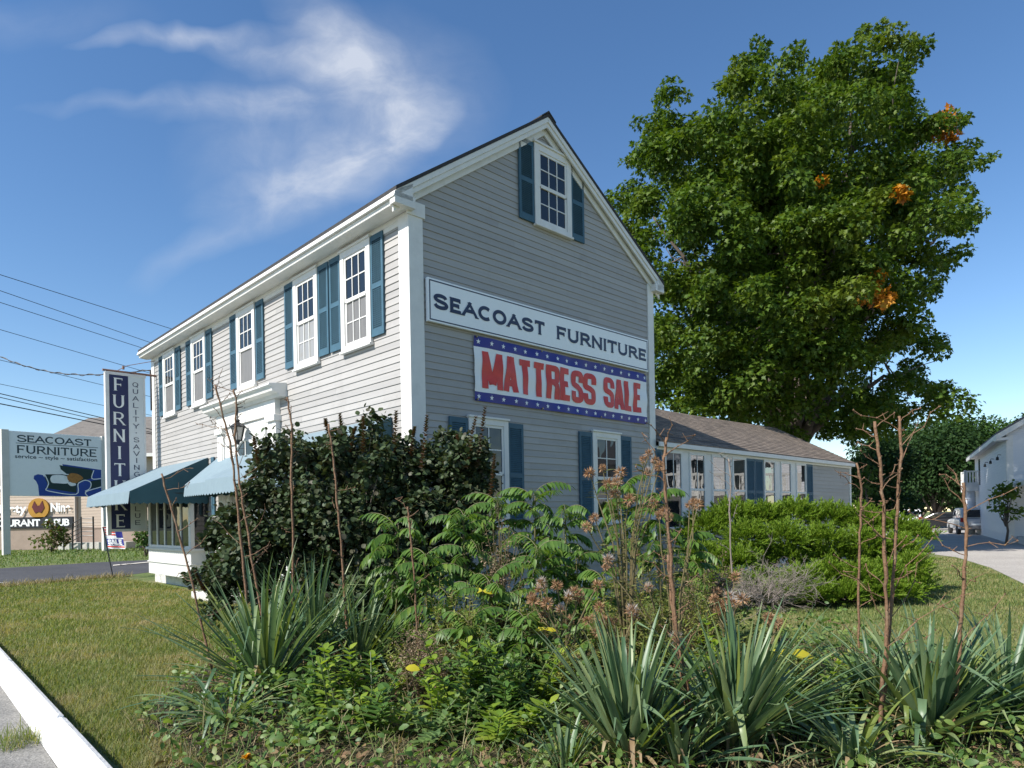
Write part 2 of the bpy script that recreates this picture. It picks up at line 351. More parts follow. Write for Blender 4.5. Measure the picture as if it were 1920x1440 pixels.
# ---------------------------------------------------------------- ground and paving
def noisecol(name, stops, scale, rough=.9, bump=.4, fine=None, dist=.03, bsc=None):
    m, t, b, ln = mat(name); c = nd(t, 'ShaderNodeTexCoord')
    n = nd(t, 'ShaderNodeTexNoise'); n.inputs['Scale'].default_value = scale; n.inputs['Detail'].default_value = 9; n.inputs['Roughness'].default_value = .68
    ln(c.outputs['Object'], n.inputs['Vector']); r = ramp(t, stops); ln(n.outputs['Fac'], r.inputs[0]); o = r.outputs[0]
    n2 = nd(t, 'ShaderNodeTexNoise'); n2.inputs['Scale'].default_value = fine or 40; n2.inputs['Detail'].default_value = 6; ln(c.outputs['Object'], n2.inputs['Vector'])
    r2 = ramp(t, [(.3, .62), (.72, 1.3)]); ln(n2.outputs['Fac'], r2.inputs[0]); o = mixrgb(t, 'MULTIPLY', 1.0, o, r2.outputs[0])
    ln(o, b.inputs['Base Color']); b.inputs['Roughness'].default_value = rough; b.inputs['Specular IOR Level'].default_value = .25
    bp = nd(t, 'ShaderNodeBump'); bp.inputs['Strength'].default_value = bump; bp.inputs['Distance'].default_value = dist
    ln(n2.outputs['Fac'], bp.inputs['Height']); ln(bp.outputs[0], b.inputs['Normal']); return m
LAWNM = noisecol('lawn_turf', [(.25, (.075, .12, .03)), (.48, (.12, .16, .045)), (.62, (.19, .185, .08)), (.78, (.27, .215, .13))], .55, fine=22, bump=.8)
SOILM = noisecol('bed_soil', [(.3, (.022, .018, .011)), (.6, (.05, .04, .022)), (.8, (.09, .068, .036))], 2.2, fine=30, bump=.8)
ASPHM = noisecol('asphalt', [(.3, (.058, .058, .062)), (.7, (.088, .087, .09))], .5, fine=90, bump=.2, rough=.85)
LOTM = noisecol('worn_parking_lot', [(.3, (.17, .165, .155)), (.5, (.25, .24, .22)), (.72, (.32, .30, .27))], 1.3, fine=70, bump=.5)
GRAVM = noisecol('gravel', [(.3, (.34, .31, .28)), (.7, (.46, .43, .39))], .4, fine=30, bump=.5)
def sheet(name, pts, z, m, kind='structure'):
    mb = MB(); mb.face([(x, y, z) for x, y in pts]); return tag(mb.build(name, m), kind=kind)
def undul(x, y): return .018 * math.sin(x * 1.3 + y * .7) + .014 * math.sin(x * .6 - y * 1.9)
g = np.arange(-16, 22.01, .5); h = np.arange(3, 30.01, .5); gx, gy = np.meshgrid(g, h)
tag(sheet('ground', [(-900, -300), (900, -300), (900, 1200), (-900, 1200)], -.02, LAWNM))
sheet('lawn', [(-2.2, 3.9), (-.2, 2.6), (14, 2.6), (15.5, 30), (-9, 34), (-11.8, 24.5), (-12.0, 20.4), (-12.6, 19), (-13.4, 17.7), (-16, 16.0)], 0.0, LAWNM)
bedpts = [(-3.0, 5.3), (-2.3, 4.4), (-1.4, 3.3), (0, 2.4), (5.5, 2.4), (5.2, 6.0), (3.6, 8.2), (2.2, 9.6), (.9, 10.6), (-1.0, 9.3), (-2.6, 9.9), (-3.4, 9.0), (-3.3, 7.0)]
sheet('flower_bed_soil', bedpts, .005, SOILM)
NE = [(-22, 13.6), (-16, 15.9), (-13.4, 17.7), (-12.6, 19), (-12.0, 20.4), (-11.75, 22.5), (-10, 26.5), (-2, 36), (10, 50)]
FE = [(4, 55), (-8, 41), (-15.7, 30), (-17.5, 28.6), (-19.3, 25.7), (-26, 19.5), (-34, 15)]
sheet('driveway', NE + FE, .004, ASPHM)
sheet('parking_lot', [(-2.95, 4.37), (-5.1, 6.75), (-16, 18.9), (-22, 13.6), (-34, 15), (-60, -20), (10, -20), (2, -1)], .008, LOTM)
sheet('gravel_drive', [(9.3, 11.6), (10.57, 14.1), (12.7, 18.1), (14.6, 22.4), (14.9, 24.0), (15.5, 28), (17, 36), (19, 50), (24, 75), (60, 90), (90, 60), (60, 8), (14, 4)], .006, GRAVM)
# white parking line on the driveway
sheet('painted_line', [(-16.2, 19.0), (-14.1, 18.9), (-14.1, 19.0), (-16.2, 19.1)], .010, WHITE)
# kerb: white painted, two lengths with a joint
kd = Vector((-.674, .738, 0)); kn = Vector((.738, .674, 0))
KERBM = paint('painted_kerb', (.76, .75, .72), .7, .08, 9, bump=.35, bscale=30, dirt=((.33, .30, .25), 6, .75))
kb = MB()
for t0, t1 in ((-3.2, 1.07), (1.10, 4.0), (4.03, 7.0), (7.03, 10), (10.03, 13.2)):
    prof = [(.775, 0), (.79, .10), (.81, .135), (.85, .15), (.91, .15), (.94, .138), (.95, .11), (.955, 0)]
    o = kd * 0
    base = len(kb.v); K = len(prof)
    for t in (t0, t0 + .03, t1 - .03, t1):
        e = .02 if t in (t0, t1) else 0
        for a, z in prof:
            a2 = a + (e if a < .87 else -e) * (1 if z > .05 else 0); p = kn * a2 + kd * (t + 4.9); kb.v.append((p.x, p.y, max(0, z - (e if z > .1 else 0))))
    for i in range(3):
        for j in range(K - 1): kb.f.append((base + i * K + j, base + i * K + j + 1, base + (i + 1) * K + j + 1, base + (i + 1) * K + j))
    kb.f += [tuple(base + j for j in range(K)), tuple(base + 3 * K + j for j in reversed(range(K)))]
tag(kb.build('kerb', KERBM), kind='structure')
# ================================================================ the store
LU, WV = 11.92, 6.10; random.seed(5)
house = thing('clapboard_house', 'two-storey grey clapboard store house with white trim and blue shutters', 'house', (CX, CY, 0), TH)
ROOF = [(-.32, 6.27), (2.88, 8.56), (6.36, 6.41)]          # roof top line seen on the gable (x, z)
def roofz(x):
    for (a, b), (c, d) in zip(ROOF, ROOF[1:]):
        if x <= c: return b + (d - b) * (x - a) / (c - a)
    return ROOF[-1][1]
def clap(mb, span, z0, z1, ex, face):
    """clapboard courses; span(z)->(a0,a1); face(a,out,z)->xyz"""
    z = z0
    while z < z1 - .01:
        t = min(z + ex, z1); (a0, a1), (b0, b1) = span(z), span(t)
        if a1 - a0 > .02:
            if b1 - b0 < .01: b0 = b1 = (b0 + b1) / 2
            cuts = [0.0]; ln_ = a1 - a0                      # boards butt end to end at random lengths
            while cuts[-1] < 1: cuts.append(min(1.0, cuts[-1] + random.uniform(1.6, 4.6) / ln_))
            for f0, f1 in zip(cuts, cuts[1:]):
                g0, g1 = f0 + (.003 / ln_ if f0 else 0), f1; o = .017 + random.uniform(-.0015, .0015); dz = random.uniform(-.0025, .0025)
                p0, p1, q0, q1 = a0 + ln_ * g0, a0 + ln_ * g1, b0 + (b1 - b0) * g0, b0 + (b1 - b0) * g1
                n = len(mb.v); mb.v += [face(p0, .003, z + dz), face(p1, .003, z + dz), face(p0, o, z + dz), face(p1, o, z + dz), face(q1, .004, t), face(q0, .004, t)]
                mb.f += [(n, n + 1, n + 3, n + 2), (n + 2, n + 3, n + 4, n + 5)]
        z = t
def gspan(z):
    d = z + .12
    lo = 0 if d <= roofz(0) else (d - 6.27) / (8.56 - 6.27) * 3.2 - .32
    hi = WV if d <= roofz(WV) else 6.36 - (d - 6.41) / (8.56 - 6.41) * 3.48
    return lo, hi
mb = MB(); GF = lambda a, o, z: (a, -o, z); FF = lambda a, o, z: (-o, a, z)
clap(mb, gspan, .42, 8.42, .109, GF); clap(mb, lambda z: (0, LU), .42, 6.03, .109, FF)
mb.prism([(0, .34), (WV, .34), (WV, roofz(WV) - .12), (2.88, 8.44), (0, roofz(0) - .12)], (0, .02), 'y')
mb.box(0, .02, .02, LU, .34, 6.2); mb.box(WV - .02, WV, .02, LU, .34, 6.3)
mb.prism([(0, .34), (WV, .34), (WV, roofz(WV) - .12), (2.88, 8.44), (0, roofz(0) - .12)], (LU - .02, LU), 'y')
mb.build('wall', SIDING, house)
MB().box(-.03, WV + .03, -.03, LU + .03, -.3, .34).build('foundation', FOUND, house)
MB().box(-.05, WV + .03, -.05, LU + .05, .34, .42).build('water_table', WHITE, house)
# roof slab
rb = MB(); y0, y1 = -.16, LU + .16
for (a, b), (c, d) in zip(ROOF, ROOF[1:]):
    rb.prism([(a, b), (c, d), (c, d - .055), (a, b - .055)], (y0, y1), 'y')
roofo = rb.build('roof', DARKROOF, house)
cap = MB(); cap.prism([(2.7, 8.46), (2.88, 8.60), (3.06, 8.47), (3.06, 8.45), (2.88, 8.57), (2.7, 8.44)], (y0 - .01, y1 + .01), 'y'); cap.build('ridge_cap', DARKROOF, roofo)
# eaves
cb = MB()
cb.prism([(-.36, 6.12), (-.335, 6.20), (-.30, 6.215), (-.30, 6.245), (-.20, 6.29), (-.02, 6.40), (-.02, 6.13), (-.30, 6.12)], (-.15, LU + .15), 'y')   # moulded fascia with soffit
cb.prism([(-.30, 6.05), (-.315, 6.118), (-.03, 6.128), (-.03, 6.05), (-.12, 6.035)], (-.14, LU + .14), 'y')
cb.prism([(6.13, 6.20), (6.13, 6.50), (6.36, 6.35), (6.36, 6.24)], (-.15, LU + .15), 'y')
cb.build('cornice', WHITE, house, bevel=.006)
MB().box(-.034, 0, .22, LU - .2, 5.975, 6.05).box(-.026, 0, .22, LU - .2, 5.90, 5.975).build('frieze', WHITE, house)
# rake boards on the gable
rk = MB()
for (a, b), (c, d), s in ((ROOF[0], ROOF[1], 1), (ROOF[2], ROOF[1], -1)):
    def L2(o0, o1, y0, y1, inx=0.0):
        xa = a + inx * s
        za = b + (d - b) * (xa - a) / (c - a)
        rk.prism([(xa, za - o0), (c, d - o0), (c, d - o1), (xa, za - o1)], (y0, y1), 'y')
    L2(.058, .15, -.15, -.115); L2(.15, .235, -.13, -.10); L2(.16, .19, -.098, -.05); L2(.19, .34, -.05, -.018, .02)
rk.box(-.34, .02, -.15, -.02, 6.035, 6.20); rk.box(-.06, .26, -.055, -.02, 5.99, 6.20)
rk.box(6.06, 6.36, -.15, -.02, 6.19, 6.33)
rk.build('rake_trim', WHITE, house, bevel=.005)
cbm = MB().box(-.035, .225, -.035, 0, .42, 6.08).box(-.036, 0, 0.001, .225, .42, 6.05)
cbm.build('corner_board', WHITE, house, bevel=.006)
MB().box(WV - .165, WV + .035, -.035, -.001, .42, 6.33).box(WV, WV + .035, 0, .16, .42, 6.33).build('corner_board', WHITE, house, bevel=.006)
MB().box(-.036, 0, LU - .2, LU, .42, 6.05).box(-.036, .16, LU, LU + .035, .42, 6.05).build('corner_board', WHITE, house, bevel=.006)
# ---- windows: local x = width (0..w), local -y = outwards, z up
def window(parent, w, hh, cols=3, rows=2, low=None, head=.0, glass=GLASS, lowm=None, t=.115, lowgrid=True, blind=False, name='window'):
    fr = MB()
    d = .05
    fr.box(0, t, -d, 0, 0, hh).box(w - t, w, -d, 0, 0, hh).box(t, w - t, -d, 0, hh - t * .95, hh).box(t, w - t, -d - .0, 0, 0, t * .62)
    fr.box(-.02, w + .02, -d - .025, -d * .2 - .001, hh, hh + .035).box(-.015, w + .015, -d - .03, -.002, -.035, 0)
    o = fr.build(name, WHITE, parent, bevel=.004)
    x0, x1, zb, zt = t, w - t, t * .62, hh - t * .95; zm = (zb + zt) / 2; s = .042
    us = MB().box(x0, x0 + s, -.036, 0, zm, zt).box(x1 - s, x1, -.036, 0, zm, zt).box(x0 + s, x1 - s, -.036, 0, zt - s, zt).box(x0 + s, x1 - s, -.04, 0, zm - .02, zm + s)
    us.box(x0, x0 + s, -.026, 0, zb, zm - .02).box(x1 - s, x1, -.026, 0, zb, zm - .02).box(x0 + s, x1 - s, -.026, 0, zb, zb + s * 1.3)
    us.build('sash', WHITE, o, bevel=.003)
    def pane(a0, a1, b0, b1, y, m, grid, cc, rr_):
        MB().box(a0, a1, -y, -.002, b0, b1).build('pane', m, o)
        if grid:
            mu = MB(); q = .009
            for i in range(1, cc): x = a0 + (a1 - a0) * i / cc; mu.box(x - q, x + q, -y - .012, -y + .001, b0, b1)
            for i in range(1, rr_): z = b0 + (b1 - b0) * i / rr_; mu.box(a0, a1, -y - .0095, -y + .001, z - q, z + q)
            mu.build('glazing_bars', WHITE, o)
    pane(x0 + s, x1 - s, zm + s, zt - s, .022, glass, True, cols, rows)
    pane(x0 + s, x1 - s, zb + s * 1.3, zm - .02, .014, lowm or glass, lowgrid, cols, rows)
    return o
def shutter(parent, w, hh, name='shutter'):
    s = MB(); st = .05; d = .034
    s.box(0, st, -d, -.006, 0, hh).box(w - st, w, -d, -.006, 0, hh)
    for z0, z1 in ((0, .11), (hh * .47, hh * .47 + .075), (hh - .085, hh)): s.box(st, w - st, -d, -.006, z0, z1)
    for z0, z1 in ((.11, hh * .47), (hh * .47 + .075, hh - .085)):
        n = int((z1 - z0) / .031)
        for i in range(n):
            z = z0 + (z1 - z0) * (i + .2) / n
            s.face([(st, -.033, z), (w - st, -.033, z), (w - st, -.012, z + .026), (st, -.012, z + .026)])
            s.face([(st, -.033, z), (w - st, -.033, z), (w - st, -.033, z - .005), (st, -.033, z - .005)])
        s.face([(st, -.011, z0), (w - st, -.011, z0), (w - st, -.011, z1), (st, -.011, z1)])
    return s.build(name, TEAL, parent)
def face_front(o, u, z):            # turn a gable-style part onto the front wall: its width runs towards the viewer
    o.rotation_euler = (0, 0, -math.pi / 2); o.location = (-.016, u, z)
def face_gable(o, v, z): o.location = (v, -.016, z)
low_kinds = [dict(lowm=SCREEN), dict(lowm=GLASSC), dict(lowm=SCREEN), dict(lowm=SCREEN), dict(lowm=SCREEN)]
for k, (u, kw) in enumerate(zip((1.866, 3.552, 6.140, 8.839, 10.913), low_kinds)):
    wo = window(house, .90, 1.63, lowgrid=(k in (0, 1)), **kw); face_front(wo, u, 4.325)
shut_proto = None
for uu in (2.25, .97, 3.93, 2.645, 6.52, 5.215, 9.225, 7.93, 11.28, 10.0):
    if shut_proto is None: shut_proto = shutter(house, .345, 1.56); s_ = shut_proto
    else: s_ = shut_proto.copy(); COL.objects.link(s_); s_.parent = house
    face_front(s_, uu, 4.40)
aw = window(house, .95, 1.40, lowm=GLASS); face_gable(aw, 2.61, 6.61)
for v in (2.245, 3.565):
    s_ = shutter(house, .36, 1.385); face_gable(s_, v, 6.61)
for v0, sa, sb in ((1.03, .655, 1.87), (4.05, 3.68, 4.90)):
    wo = window(house, .845, 1.72, cols=2, rows=2, t=.10); face_gable(wo, v0, 1.42)
    for v in (sa, sb): s_ = shutter(house, .365, 1.70); face_gable(s_, v, 1.42)
# ---- entrance: pilasters, entablature, hood, fanlight, door
du0, du1 = 4.25, 7.15
ds = MB()
for u in (du0, du1 - .34): 
    ds.box(-.11, -.004, u, u + .34, .42, 3.48); ds.box(-.13, -.11, u + .05, u + .29, .70, 3.3); ds.box(-.15, -.004, u - .03, u + .37, .42, .68); ds.box(-.16, -.004, u - .04, u + .38, 3.48, 3.60)
ds.box(-.075, -.004, du0 + .34, du1 - .34, 2.95, 3.6); ds.box(-.12, -.004, du0, du1, 3.60, 3.90)
ds.box(-.12, -.075, du0 + .46, du0 + .98, 3.20, 3.42); ds.box(-.12, -.075, du1 - .98, du1 - .46, 3.20, 3.42)
for u in (du0 + .34, du1 - .52): ds.box(-.07, -.004, u, u + .18, .42, 2.95)
surround = ds.build('door_surround', WHITE, house, bevel=.008)
hb = MB(); hb.prism([(-.004, 3.90), (-.16, 3.90), (-.19, 3.96), (-.30, 3.985), (-.32, 4.06), (-.38, 4.085), (-.36, 4.125), (-.004, 4.17)], (du0 - .30, du1 + .30), 'y')
hb.build('hood', WHITE, surround, bevel=.006)
fan = MB(); cu = (du0 + du1) / 2
fan.prism([(cu + .62 * math.cos(a), 2.62 + .62 * math.sin(a)) for a in [math.pi * i / 16 for i in range(17)]], (-.085, -.004), 'x')
fan.build('fanlight', GLASS, surround)
fr = MB(); fr.tube([(-.088, cu + .64 * math.cos(a), 2.62 + .64 * math.sin(a)) for a in [math.pi * i / 16 for i in range(17)]], .035, n=6)
for a in (45, 90, 135): fr.tube([(-.088, cu, 2.63), (-.088, cu + .62 * math.cos(math.radians(a)), 2.62 + .62 * math.sin(math.radians(a)))], .012, n=4)
fr.build('fanlight_tracery', WHITE, surround)
dr = MB().box(-.06, -.004, cu - .5, cu + .5, .46, 2.56)
for u in (cu - .40, cu + .06):
    for z0, z1 in ((.66, 1.2), (1.32, 2.4)): dr.box(-.072, -.06, u, u + .34, z0, z1)
door = dr.build('door', paint('door_paint', (.74, .73, .70), .4), house, bevel=.01)
MB().lathe([(.0, 0), (.03, .01), (.035, .04), (.02, .06), (0, .065)], n=10, axis='y').build('handle', BLACKM, door, loc=(-.10, cu - .42, 1.4)).rotation_euler = (0, 0, math.pi / 2)
MB().box(-.9, -.04, cu - .9, cu + .9, 0, .16).box(-.6, -.04, cu - .9, cu + .9, .16, .32).build('steps', FOUND, house, bevel=.01)
# ---- shop bays under the side awnings
PANELW = paint('bay_panel', (.58, .575, .55), .5, .06)
def bay(u0, u1):
    f = MB(); d = .42
    f.box(-d, 0, u0, u1, .30, .92); f.box(-d - .06, 0, u0 - .05, u1 + .05, .92, .98); f.box(-d - .03, 0, u0 - .02, u1 + .02, .60, .63)
    f.box(-d, 0, u0, u1, 2.22, 2.60); f.box(-d, -d + .09, u0, u0 + .09, .98, 2.22); f.box(-d, -d + .09, u1 - .09, u1, .98, 2.22)
    o = f.build('bay_window', PANELW, house, bevel=.006)
    n = 5
    p = MB(); p.box(-d + .03, -d + .05, u0 + .09, u1 - .09, .98, 2.22); p.box(-d + .09, -.03, u0 + .03, u0 + .05, .98, 2.22); p.box(-d + .09, -.03, u1 - .05, u1 - .03, .98, 2.22)
    p.build('bay_glass', GLASS, o)
    s = MB()
    for i in range(n + 1): u = u0 + .12 + (u1 - u0 - .24) * i / n; s.box(-d + .005, -d + .075, u - .035, u + .035, .985, 2.215)
    s.box(-d + .0, -d + .08, u0 + .09, u1 - .09, .982, 1.04); s.box(-d + .0, -d + .08, u0 + .09, u1 - .09, 2.15, 2.219)
    s.build('bay_sash', WHITE, o)
bay(8.0, 11.1); bay(.85, 3.75)
# ---- canvas awnings
AWT = paint('lit_canvas', (.175, .24, .275), .7, .06, 4, bump=.12, bscale=18)  # top and valance: same cloth as the sides, sunlight painted in as a paler tone
AWS = paint('shaded_canvas', (.022, .08, .105), .7, .08, 4, bump=.12, bscale=18)  # end panels: the same cloth darkened, their shade put into the colour
def awning(u0, u1, zt, zo, d, val=.24, name='awning'):
    t = MB(); n = 14
    def P(k, j): # slight sag between frame bars
        u = u0 + (u1 - u0) * k / n; s = j / 6; return (-.03 - (d - .03) * s, u, zt + (zo - zt) * s - .02 * math.sin(math.pi * s) * abs(math.sin(math.pi * 3 * k / n)))
    for k in range(n):
        for j in range(6): t.face([P(k, j), P(k + 1, j), P(k + 1, j + 1), P(k, j + 1)])
    m = int((u1 - u0) / .13); w_ = (u1 - u0) / m
    for k in range(m):
        a = u0 + k * w_
        for i in range(4):
            b0, b1 = a + w_ * i / 4, a + w_ * (i + 1) / 4; h0, h1 = (val + .03 * math.sin(math.pi * i / 4)), (val + .03 * math.sin(math.pi * (i + 1) / 4))
            t.face([(-d, b0, zo), (-d, b1, zo), (-d - .03, b1, zo - h1), (-d - .03, b0, zo - h0)])
    o = t.build(name, AWT, house)
    for u in (u0, u1):
        s = MB(); s.face([(-.03, u, zt - .005), (-d, u, zo), (-.03, u, zo)]); m2 = int(d / .13); w2 = (d - .03) / m2
        for k in range(m2):
            a = -.03 - k * w2
            for i in range(4):
                b0, b1 = a - w2 * i / 4, a - w2 * (i + 1) / 4
                s.face([(b0, u, zo), (b1, u, zo), (b1, u, zo - val - .03 * math.sin(math.pi * (i + 1) / 4)), (b0, u, zo - val - .03 * math.sin(math.pi * i / 4))])
        s.build('side_panel', AWS, o)
    f = MB(); f.tube([(-.04, u0, zo - .03), (-d + .02, u0 + .02, zo - .03), (-d + .02, u1 - .02, zo - .03), (-.04, u1, zo - .03)], .015, n=5); f.build('awning_frame', BLACKM, o)
    return o
awning(7.95, 11.62, 3.07, 2.27, 1.66); awning(4.0, 7.40, 3.0, 2.40, .72); awning(.49, 4.0 - .12, 3.12, 2.30, 1.55)
for uu in (7.72, 11.72): s_ = shutter(house, .17, 1.30); face_front(s_, uu, 1.75)
# ================================================================ low wing
wing = thing('low_wing', 'single-storey grey wing with brown shingle roof and long row of windows', 'house wing', (CX, CY, 0), TH)
V0, V1, DU, RZ = WV + .036, 16.9, 5.0, 4.52
mb = MB(); clap(mb, lambda z: (V0, V1), .42, 2.99, .109, GF)
mb.box(V0, V1, 0, .02, .3, 3.0); mb.prism([(0.02, .3), (DU, .3), (DU, 3.02), (DU / 2, RZ - .12), (0.02, 3.02)], (V1 - .02, V1), 'x'); mb.box(V0, V1, DU - .02, DU, .3, 3.0)
mb.build('wall', SIDING, wing)
MB().box(V0, V1 + .03, -.03, DU + .03, -.3, .34).build('foundation', FOUND, wing)
def shingles():
    m, t, b, ln = mat('brown_shingle'); c = nd(t, 'ShaderNodeTexCoord'); sp = nd(t, 'ShaderNodeSeparateXYZ'); ln(c.outputs['Object'], sp.inputs[0])
    cb_ = nd(t, 'ShaderNodeCombineXYZ'); ln(sp.outputs[0], cb_.inputs[0]); ln(sp.outputs[1], cb_.inputs[1])
    b_ = nd(t, 'ShaderNodeTexBrick'); b_.offset = .37; b_.offset_frequency = 2
    for k, v in (('Color1', (.235, .185, .145, 1)), ('Color2', (.15, .118, .095, 1)), ('Mortar', (.06, .05, .042, 1)), ('Scale', 1.0), ('Mortar Size', .006), ('Mortar Smooth', .3), ('Bias', -.1), ('Brick Width', .27), ('Row Height', .125)): b_.inputs[k].default_value = v
    ln(cb_.outputs[0], b_.inputs['Vector']); n = nd(t, 'ShaderNodeTexNoise'); n.inputs['Scale'].default_value = 3.5; n.inputs['Detail'].default_value = 8; n.inputs['Roughness'].default_value = .75; ln(c.outputs['Object'], n.inputs['Vector'])
    r = ramp(t, [(.3, .62), (.7, 1.35)]); ln(n.outputs['Fac'], r.inputs[0]); ln(mixrgb(t, 'MULTIPLY', 1, b_.outputs['Color'], r.outputs[0]), b.inputs['Base Color'])
    b.inputs['Roughness'].default_value = .92; bp = nd(t, 'ShaderNodeBump'); bp.inputs['Strength'].default_value = .6; bp.inputs['Distance'].default_value = .02; ln(b_.outputs['Fac'], bp.inputs['Height']); bp.invert = True; ln(bp.outputs[0], b.inputs['Normal']); return m
BSH = shingles()
rb = MB(); sag = lambda v: -.06 * math.sin(math.pi * (v - V0) / (V1 - V0)) 
for s in (0, 1):
    nC = 20
    for k in range(nC):
        for q in range(12):
            va, vb = V0 + (V1 + .12 - V0) * q / 12, V0 + (V1 + .12 - V0) * (q + 1) / 12
            def pt(v, f, lift): 
                u = -.14 + (DU / 2 + .14) * f; z = 3.10 + (RZ - 3.10) * f + lift + sag(v) * f; return (v, u if s == 0 else DU - u, z)
            rb.face([pt(va, k / nC, .014), pt(vb, k / nC, .014), pt(vb, (k + 1) / nC, .002), pt(va, (k + 1) / nC, .002)])
            rb.face([pt(va, k / nC, -.004), pt(vb, k / nC, -.004), pt(vb, k / nC, .014), pt(va, k / nC, .014)])
    rb.prism([(-.14, 3.05), (-.14, 3.095), (DU / 2, RZ - .09), (DU / 2, RZ - .14)] if s == 0 else [(DU + .14, 3.05), (DU + .14, 3.095), (DU / 2, RZ - .09), (DU / 2, RZ - .14)], (V0, V1 + .12), 'x')
rb.build('roof', BSH, wing)
MB().box(V0 - .03, V1 + .05, -.15, -.12, 2.985, 3.08).box(V0, V1, -.12, -.004, 2.985, 3.0).box(V0, V1, -.055, -.018, 2.93, 2.984).box(V1, V1 + .03, -.03, .12, .42, 2.98).box(V1 - .1, V1, -.034, -.002, .42, 2.93).build('trim', WHITE, wing, bevel=.004)
def tallwin(v0, v1, k):
    o = MB(); w_ = v1 - v0; z0, z1 = 1.30, 2.93; t = .055
    o.box(0, t, -.045, 0, 0, z1 - z0).box(w_ - t, w_, -.045, 0, 0, z1 - z0).box(t, w_ - t, -.045, 0, z1 - z0 - .05, z1 - z0).box(-.03, w_ + .03, -.07, 0, -.05, 0)
    o.box(t, w_ - t, -.04, 0, .79, .84)
    f = o.build('window', WHITE, wing, bevel=.004); face_gable(f, v0, z0)
    for a, b in ((.0, .79), (.84, z1 - z0 - .05)): MB().box(t, w_ - t, -.024, -.003, a, b).build('pane', GLASSR, f)
    if k < 2:
        MB().box(w_ / 2 - .008, w_ / 2 + .008, -.032, -.02, .845, z1 - z0 - .055).build('glazing_bars', WHITE, f)
for k in range(4): tallwin(6.42 + .958 * k, 7.10 + .958 * k, k)
for k in range(3): tallwin(10.92 + .955 * k, 11.57 + .955 * k, 4)
ml = MB()
for a, b in ((7.10, 7.378), (8.058, 8.336), (9.016, 9.294), (11.57, 11.875), (12.525, 12.83)): ml.box(a + .002, b - .002, -.04, -.002, 1.25, 2.93)
ml.box(6.34, 10.0, -.042, -.002, 1.10, 1.248).box(10.85, 13.5, -.042, -.002, 1.10, 1.248)
ml.build('mullion', WHITE, wing)
for v in (5.95 + .14, 9.99, 10.44, 13.52): s_ = shutter(wing, .24 if v < 7 else .43, 1.68); face_gable(s_, v, 1.27)
# ================================================================ signs on and by the store
VX, ZX = Vector((1, 0, 0)), Vector((0, 0, 1))
NYD = Vector((0, -1, 0))
sg = thing('wall_sign', 'long white board lettered SEACOAST FURNITURE with thin navy border', 'sign', (CX, CY, 0), TH)
MB().box(.258, 5.835, -.085, -.03, 4.486, 5.135).build('panel', SIGNW, sg, bevel=.004)
b_ = MB()
for a, b, c, d in ((.285, 5.81, 5.09, 5.108), (.285, 5.81, 4.512, 4.53), (.285, .303, 4.53, 5.09), (5.792, 5.81, 4.53, 5.09)): b_.box(a, b, -.088, -.0845, c, d)
b_.build('border', NAVY, sg)
t_ = MB(); ORG = Vector((0, -.086, 0))
letters(t_, 'SEACOAST', .335, 2.77, 4.69, 4.925, .062, .056, ORG, VX, ZX, NYD, serif=.040, gap=.27)
t_.build('lettering', NAVY, sg); t_ = MB()
letters(t_, 'FURNITURE', 3.05, 5.775, 4.69, 4.925, .058, .052, ORG, VX, ZX, NYD, serif=.042, gap=.22)
t_.build('lettering', NAVY, sg)
# banner
bn = thing('sale_banner', 'red white and blue vinyl banner reading MATTRESS SALE below the long board', 'banner', (CX, CY, 0), TH)
VIN = paint('white_vinyl', (.80, .81, .82), .45, .05, 2); BLUE = paint('blue_vinyl', (.015, .018, .22), .45, .06); RED = paint('red_vinyl', (.62, .042, .030), .45, .15, 6)
def wav(v, z): return -.05 + .010 * math.sin(v * 5 + z * 2) + .008 * math.sin(v * 11 - z * 7) + .006 * math.sin(z * 16 + v * 2)
def clothsheet(name, v0, v1, z0, z1, off, m, parent, nv=60, nz=8):
    V = [(v0 + (v1 - v0) * i / nv, wav(v0 + (v1 - v0) * i / nv, z0 + (z1 - z0) * j / nz) - off, z0 + (z1 - z0) * j / nz) for j in range(nz + 1) for i in range(nv + 1)]
    F = [[(j * (nv + 1) + i), j * (nv + 1) + i + 1, (j + 1) * (nv + 1) + i + 1, (j + 1) * (nv + 1) + i] for j in range(nz) for i in range(nv)]
    return fastmesh(name, V, [F], m, parent, True)
clothsheet('sheet', 1.18, 5.80, 3.416, 4.437, 0, VIN, bn, 90, 24)
clothsheet('star_band', 1.18, 5.80, 4.275, 4.437, .002, BLUE, bn, 90, 4); clothsheet('star_band', 1.18, 5.80, 3.416, 3.562, .002, BLUE, bn, 90, 4)
st = MB()
for zc in (4.356, 3.489):
    for i in range(18):
        v = 1.27 + i * (5.74 - 1.27) / 17; pts = [(v + (.045 if k % 2 == 0 else .018) * math.sin(math.pi * k / 5), zc + (.045 if k % 2 == 0 else .018) * math.cos(math.pi * k / 5)) for k in range(10)]
        st.face([(a, wav(a, c) - .0045, c) for a, c in pts])
st.build('stars', VIN, bn)
t_ = MB(); O0 = Vector((0, 0, 0))
letters(t_, 'MATTRESS', 1.31, 4.18, 3.63, 4.215, .128, .105, O0, VX, ZX, NYD, glyphs=PG, gap=.30, lift=.007, step=.05)
t_.v = [(x, y + wav(x, z), z) for x, y, z in t_.v]; t_.build('lettering', RED, bn); t_ = MB()
letters(t_, 'SALE', 4.37, 5.66, 3.63, 4.215, .128, .105, O0, VX, ZX, NYD, glyphs=PG, gap=.30, lift=.007, step=.05)
t_.v = [(x, y + wav(x, z), z) for x, y, z in t_.v]
t_.build('lettering', RED, bn)
gr = MB()
for v in (1.22, 2.7, 4.3, 5.76):
    for z in (4.42, 3.435): gr.tube([(v, -.075, z), (v, -.02, z)], .012, n=6)
